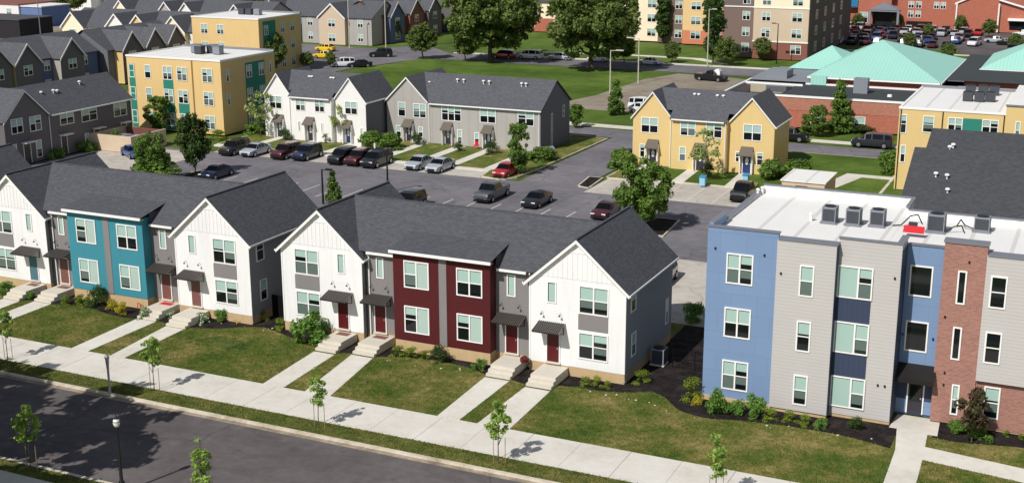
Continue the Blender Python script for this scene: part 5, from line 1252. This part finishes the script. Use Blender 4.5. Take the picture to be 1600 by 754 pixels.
# ================================================================== TREES
tree_kind('round', 6.2, 6.0, 4.4, 3.0, .16, 110, .75, 9000, .2, L_MID, 21, 'egg')
tree_kind('small', 4.0, 4.9, 3.3, 2.2, .1, 80, .5, 6500, .15, L_MID, 22, 'egg')
tree_kind('dark', 5.0, 6.2, 4.5, 3.0, .14, 90, .7, 8000, .19, L_DARK, 23, 'egg')
tree_kind('big', 20, 16, 10.8, 7, .6, 260, 1.5, 24000, .42, L_FAR, 24, 'oval', 9)
tree_kind('airy', 20, 15, 11, 7, .4, 150, 1.3, 7000, .5, L_FAR, 34, 'oval', 9)
tree_kind('street', 8, 8, 6.3, 4, .24, 90, 1.1, 7000, .3, L_FAR, 25, 'egg')
tree_kind('conifer', 2.8, 5.0, 2.8, 2.0, .1, 110, .4, 5000, .15, L_MID, 26, 'cone')
tree_kind('cypress', 3.4, 14, 7.6, 3, .2, 90, .9, 6500, .3, L_DARK, 27, 'oval')
tree_kind('wispy', 2.6, 3.4, 3.2, 2.4, .05, 26, .4, 900, .13, L_PALE, 28, 'egg', 7, L_SAP, .4)
tree_kind('purple', 1.6, 2.6, 1.9, 1.4, .05, 26, .34, 1500, .13, L_PURP, 29, 'oval', 5, L_DARK, .3)
for i, (w_, h_, zc, nl) in enumerate(((1.15, 2.3, 2.55, 1150), (.95, 2.6, 2.6, 1000), (1.25, 2.1, 2.5, 1200), (.75, 2.5, 2.5, 620))):
    tree_kind('sapling%d' % i, w_, h_, zc, 2.6, .035, 24, .22, nl, .085, L_SAP, 40+i, 'oval', 5)
SG = 'young staked street trees on the verge'
def sapling(u, v, k, label, s=1, z=-.735, stakes=True, xy=None, mat=None):
    p = xy or at(u, v, z); t = tree('sapling%d' % k, p, label, SG, s, 'young_tree', z)
    if stakes:
        for dx_ in (-.36, .36):
            b = MB(); b.tube((0, 0, -.05), (0, 0, 1.55), .022, .018, 6)
            tag(b.build('tree_stake', [WOODST], None, (p[0]+dx_, p[1]+.1, z)), 'stake %s of the %s' % ('left' if dx_ < 0 else 'right', label), 'stake', 'stakes of the young trees')
            b = MB()
    return t
sapling(12, 562, 0, 'young tree at the left edge of the pavement', .95)
sapling(241, 610, 0, 'young tree right of the pale galvanised post', .98)
sapling(498, 667, 1, 'young tree before the lawn of the dark red bay', .95)
sapling(779, 723, 2, 'young tree at the walk right of the dark red bay', 1.02)
sapling(1122, 800, 3, 'sparse young tree cut by the bottom edge, on the right', 1.1, xy=(36.1, -13.8))
sapling(51, 742, 2, 'young dark-leaved tree on the near verge at the left', 1.05, xy=(1.05, -25.45))
sapling(345, 790, 1, 'young tree cut by the bottom edge, right of the black lamp', 1.0, xy=(12.6, -25.3))
sapling(0, 0, 0, 'young tree far along the verge at the right, below the frame', 1, xy=(52, -13.8)) if False else None
PT = 'trees of the parking lot'
tree('dark', at(305, 273, -.78), 'upright dark tree on the parking-lot island behind the teal townhouse', PT, .68, sz=.92)
tree('round', at(238, 283, -.78), 'broad tree left of the upright dark one, behind the teal townhouse', PT, .6, sz=.74)
tree('small', at(811, 272, -.76), 'cone-shaped tree by the red hatchback at the parking-lot corner', PT, .66, sz=1.02)
tree('round', at(1006, 357, -.78), 'round full tree on the mulch island right of the dark red townhouse', PT, .84, sz=.9)
tree('small', at(900, 199, -.78), 'small tree on the lawn right of the grey townhouse flank', PT, .55)
tree('wispy', at(1100, 283, -.74), 'thin pale-leaved tree before the yellow townhouse', None, 1.25)
tree('wispy', at(407, 215, -.74), 'thin yellowish tree at the left corner of the white townhouse', None, 1.3)
tree('wispy', at(533, 223, -.74), 'thin white-flowering tree before the right white gable', None, 1.05)
tree('small', (-62.2, 60.6), 'small tree against the ochre apartment block', None, .85)
tree('conifer', at(521, 316, -.8), 'conifer tip showing behind the dark red townhouse ridge', None, .62)
tree('conifer', at(962, 180, -.8), 'small conifer by the vacant pad beside the white van', None, .95)
tree('conifer', at(1310, 208, -.78), 'tall conifer before the brick school, between its windows', None, 1.25, sz=1.3)
tree('small', at(1278, 214, -.78), 'leafy tree left of the conifer before the brick school', None, .72)
tree('small', at(1262, 212, -.78), 'short leafy tree beside the black car before the brick school', None, .5)
tree('big', at(768, 96, -.8), 'tall broad tree by the far street, left of two', None, .9, 'broad_tree')
tree('big', at(925, 110, -.8), 'tall broad tree by the far street, right of two', None, .84, 'broad_tree', rz=2.1)
tree('street', at(660, 92, -.8), 'small round tree by the far street beside the field', None, .66)
tree('street', at(727, 96, -.8), 'small tree half under the left tall tree', None, .6)
tree('cypress', at(1114, 100, -.8), 'narrow cypress before the orange apartment building', None, 1.0)
tree('cypress', at(1035, 68, -.8), 'dark narrow cypress before the brown brick tower', None, .8)
tree('street', at(1020, 62, -.8), 'bushy tree left of the dark cypress', None, .55); tree('street', at(1135, 103, -.8), 'leafy tree right of the narrow cypress', None, .5)
tree('street', at(1050, 98, -.8), 'small bushy tree on the far street verge', None, .38); tree('street', at(975, 98, -.8), 'dark bushy tree right of the right tall tree', None, .5)
tree('street', at(1190, 95, -.8), 'bushy tree before the tan apartment building', None, .42)
tree('street', at(420, 115, -.8), 'dark tree in the shade right of the ochre block', None, .72); tree('street', at(480, 108, -.8), 'dark small tree behind the white townhouse, left of the yellow cars', None, .3); tree('street', at(516, 105, -.8), 'bushy tree below the yellow cars', None, .26)
for i, (u, v, s, lb) in enumerate(((1420, 75, .3, 'green tree in the second bay of the far car park'), (1450, 60, .3, 'leafy tree by the left corner of the brick hall'), (1545, 58, .38, 'small car-park tree before the brick hall'), (1480, 97, .34, 'bushy tree behind the large green pyramid roof'), (1425, 100, .28, 'bushy tree right of the large green pyramid roof'), (1340, 45, .34, 'small tree before the orange-brick building at its left'), (1400, 44, .34, 'dark tree right of the brick building porch'), (1585, 80, .34, 'bushy tree at the right edge of the far car park'), (1500, 50, .36, 'green tree at the hall corner downpipe'))):
    tree('street', at(u, v, -.8), lb, None, s)
tree('street', at(550, 68, -.8), 'dark bush-like tree before the tan gabled house', None, .4); tree('street', at(615, 66, -.8), 'dark round tree by the dark-gabled brick row', None, .5)
tree('street', (-118, 205), 'tree at the top, behind the far rows, right one', None, 1.0); tree('street', (-150, 200), 'tree at the top, behind the far rows, middle one', None, 1.1); tree('street', (-200, 190), 'tree at the top left between the warehouses', None, 1.0)
for i, (x, y) in enumerate(((-250, 215), (-262, 225), (-240, 235), (-172, 236), (-160, 262), (-140, 264), (-120, 262), (-100, 262), (-84, 258), (-66, 262), (-48, 250))):
    tree('big', (x, y), 'broad tree in the far tree line at the top, number %d from the left' % (i+1) if False else 'broad tree in the far tree line at the top, ' + ('farthest left', 'second from left', 'third from left', 'fourth, behind the white warehouse', 'fifth from left', 'sixth, above the far ochre block', 'seventh from left', 'eighth, above the tan gabled house', 'ninth from left', 'tenth, above the brick row', 'farthest right')[i], 'trees of the far tree line', .75, 'broad_tree', rz=i*1.3)
# shade trees south of the street, outside the picture: their shadow lies on the asphalt
for i, (x, y, s) in enumerate(((-6.5, -35.5, .95), (-17, -35, 1.0))):
    tree('airy', (x, y), ('broad street tree whose shadow crosses the asphalt at the left, middle one', 'broad street tree whose shadow crosses the asphalt at the left, outer one', 'broad street tree whose shadow crosses the asphalt at the left, nearest the lamp')[i], 'shade trees south of the street', s, 'broad_tree', -.74, rz=i*2.2)

# ================================================================== SHRUBS
shrub_kind('green', 2000, .068, L_BUSH, 61); shrub_kind('lime', 1600, .06, L_LIME, 62); shrub_kind('dark', 2200, .055, L_DARK, 63, 18, .8)
shrub_kind('yellow', 1300, .07, L_YEL, 64); shrub_kind('white', 1200, .07, L_BUSH, 65, 14, .7, FLOWER, .28); shrub_kind('hedge', 2600, .09, L_MID, 66, 24)
SB = 'shrubs in the front mulch beds'
for u, v, k, r, h, lb in (
    (487, 534, 'green', 1.3, 1.5, 'big round flowering bush before the left white gable of the dark red house'), (438, 514, 'lime', .45, .5, 'small yellow-green shrub in the gap between the townhouses'),
    (622, 556, 'lime', .5, .45, 'low yellow-green shrub under the dark red bay, leftmost'), (643, 558, 'lime', .55, .42, 'low spreading shrub under the dark red bay, second from left'), (664, 560, 'lime', .4, .35, 'low shrub left of the dark round shrub'),
    (686, 565, 'dark', .62, .75, 'dark round shrub under the dark red bay'), (749, 577, 'green', .42, .5, 'small green shrub right of the dark round one'),
    (915, 601, 'lime', .38, .35, 'small lime shrub right of the rightmost steps, first of three'), (934, 602, 'lime', .42, .38, 'small lime shrub right of the rightmost steps, middle of three'), (948, 605, 'lime', .3, .28, 'small lime shrub right of the rightmost steps, last of three'),
    (1003, 598, 'lime', .55, .5, 'lime shrub at the corner of the white gabled house'), (1081, 624, 'lime', .62, .85, 'leafy shrub at the left corner of the blue block'), (1090, 632, 'yellow', .35, .35, 'small yellowish shrub below the blue corner shrub'),
    (1091, 503, 'green', .9, 1.0, 'green bush deep in the gap behind the wire fence'), (1118, 643, 'green', .72, 1.0, 'tall green shrub before the blue panels, left one'), (1146, 644, 'green', .6, .5, 'low green shrub between the two tall ones'),
    (1173, 650, 'green', .7, .95, 'tall green shrub before the blue panels, right one'), (1203, 656, 'lime', .45, .48, 'lime shrub at the seam of blue and grey walls'), (1234, 658, 'lime', .42, .4, 'lime shrub before the pale grey wall, left'), (1256, 663, 'lime', .4, .4, 'lime shrub before the pale grey wall, middle'),
    (1281, 668, 'green', .38, .42, 'round green shrub at the pale grey corner'), (1337, 670, 'dark', .44, .5, 'dark round shrub before the second pale grey wall'),
    (1495, 674, 'green', .55, .5, 'green shrub left of the purple tree'), (1533, 686, 'green', .6, .5, 'green shrub right of the purple tree'), (1573, 680, 'lime', .22, .2, 'tiny lime plant before the brick wall, left'), (1594, 684, 'lime', .2, .16, 'tiny lime plant before the brick wall, right'),
    (104, 475, 'lime', .45, .4, 'lime shrub under the teal bay, leftmost'), (126, 474, 'lime', .5, .42, 'lime shrub under the teal bay, left of the dark one'), (153, 477, 'dark', .75, .95, 'dark green bush under the teal bay'), (138, 476, 'lime', .4, .4, 'lime shrub touching the dark green bush'),
    (177, 483, 'yellow', .45, .5, 'bright yellow shrub under the teal bay, left'), (193, 490, 'yellow', .52, .55, 'bright yellow shrub under the teal bay, right'), (226, 497, 'white', .5, .6, 'white-flowering shrub by the walk right of the teal bay'),
    (8, 458, 'green', .75, .6, 'green bush at the left edge before the white gable'), (52, 465, 'green', .4, .35, 'small shrub between the left pair of steps'), (268, 495, 'white', .35, .3, 'small flowering plant between the right pair of teal steps'),
    (316, 503, 'white', .6, .5, 'pale variegated shrub beside the steps right of the teal bay'), (352, 500, 'green', .62, .6, 'green shrub before the right white gable of the teal house'), (379, 501, 'yellow', .5, .4, 'yellowish shrub at the corner of the teal house'), (410, 500, 'lime', .42, .5, 'lime shrub by the fence of the gap')):
    shrub(k, at(u, v, -.71), r, lb, SB, h=h)
HB = 'shrubs round the parking lot'
for u, v, k, r, h, lb in ((975, 262, 'hedge', 1.5, 1.35, 'round clipped shrub left of the yellow townhouse'), (1210, 279, 'hedge', 1.5, 1.3, 'round clipped shrub at the right corner of the yellow townhouse'), (1245, 276, 'hedge', 1.6, 1.2, 'broad shrub right of the clipped one by the yellow townhouse'),
    (845, 250, 'hedge', 1.5, 1.0, 'broad shrub right of the corner tree, under the grey townhouse'), (606, 232, 'hedge', 1.6, 1.2, 'broad shrub between the white and grey townhouses, right'), (578, 231, 'hedge', 1.4, 1.3, 'broad shrub between the white and grey townhouses, left'),
    (243, 285, 'hedge', 2.4, 1.5, 'wide bush at the foot of the broad parking-lot tree'), (768, 240, 'dark', .9, 1.0, 'dark shrub right of the third door of the grey townhouse'), (1388, 270, 'hedge', 1.2, 1.6, 'dark bush at the left corner of the yellow block'),
    (653, 226, 'dark', .8, .9, 'reddish dark shrub beside the navy door of the grey townhouse'), (716, 236, 'dark', .6, .7, 'small dark shrub right of the second door of the grey townhouse'), (447, 218, 'dark', .8, .9, 'dark shrub right of the first door of the white townhouse'), (513, 222, 'dark', .7, .9, 'dark shrub right of the second door of the white townhouse'),
    (1105, 277, 'dark', .7, 1.2, 'dark narrow shrub right of the thin tree by the yellow townhouse'), (88, 247, 'green', 1.0, .8, 'green shrub before the charcoal townhouse, left'), (138, 236, 'green', 1.1, .9, 'green shrub before the charcoal townhouse, middle'), (182, 228, 'green', .9, 1.4, 'tall green shrub before the charcoal townhouse, right'),
    (405, 208, 'hedge', 1.6, 1.0, 'broad low shrub left of the white townhouse'), (340, 217, 'lime', 1.3, .7, 'bright low shrub at the corner of the ochre block'), (1345, 208, 'dark', 1.6, .7, 'low dark hedge under the brick school window')):
    shrub(k, at(u, v, -.74), r, lb, HB, -.74, h=h)
tree('purple', at(1518, 690, -.71), 'small purple-leaved tree before the brick wall by the entrance', None, 1.0, 'ornamental_tree', -.71)
# pale stones along the beds: too many to count one by one
b = MB(); g = random.Random(9)
for (u0, v0, u1, v1, n) in ((905, 606, 1100, 655, 9), (1200, 665, 1390, 690, 6), (600, 562, 760, 585, 6), (250, 495, 300, 500, 4), (340, 503, 445, 520, 5)):
    for i in range(n):
        t_ = g.random(); x, y = at(u0+(u1-u0)*t_+g.uniform(-6, 6), v0+(v1-v0)*t_+g.uniform(-5, 3), -.7); r = g.uniform(.03, .09)
        b.lathe([(r*.6, -.715), (r, -.69), (r*.7, -.66)], x, y, 6)
struct(b.build('stones', KERB), 'stuff')
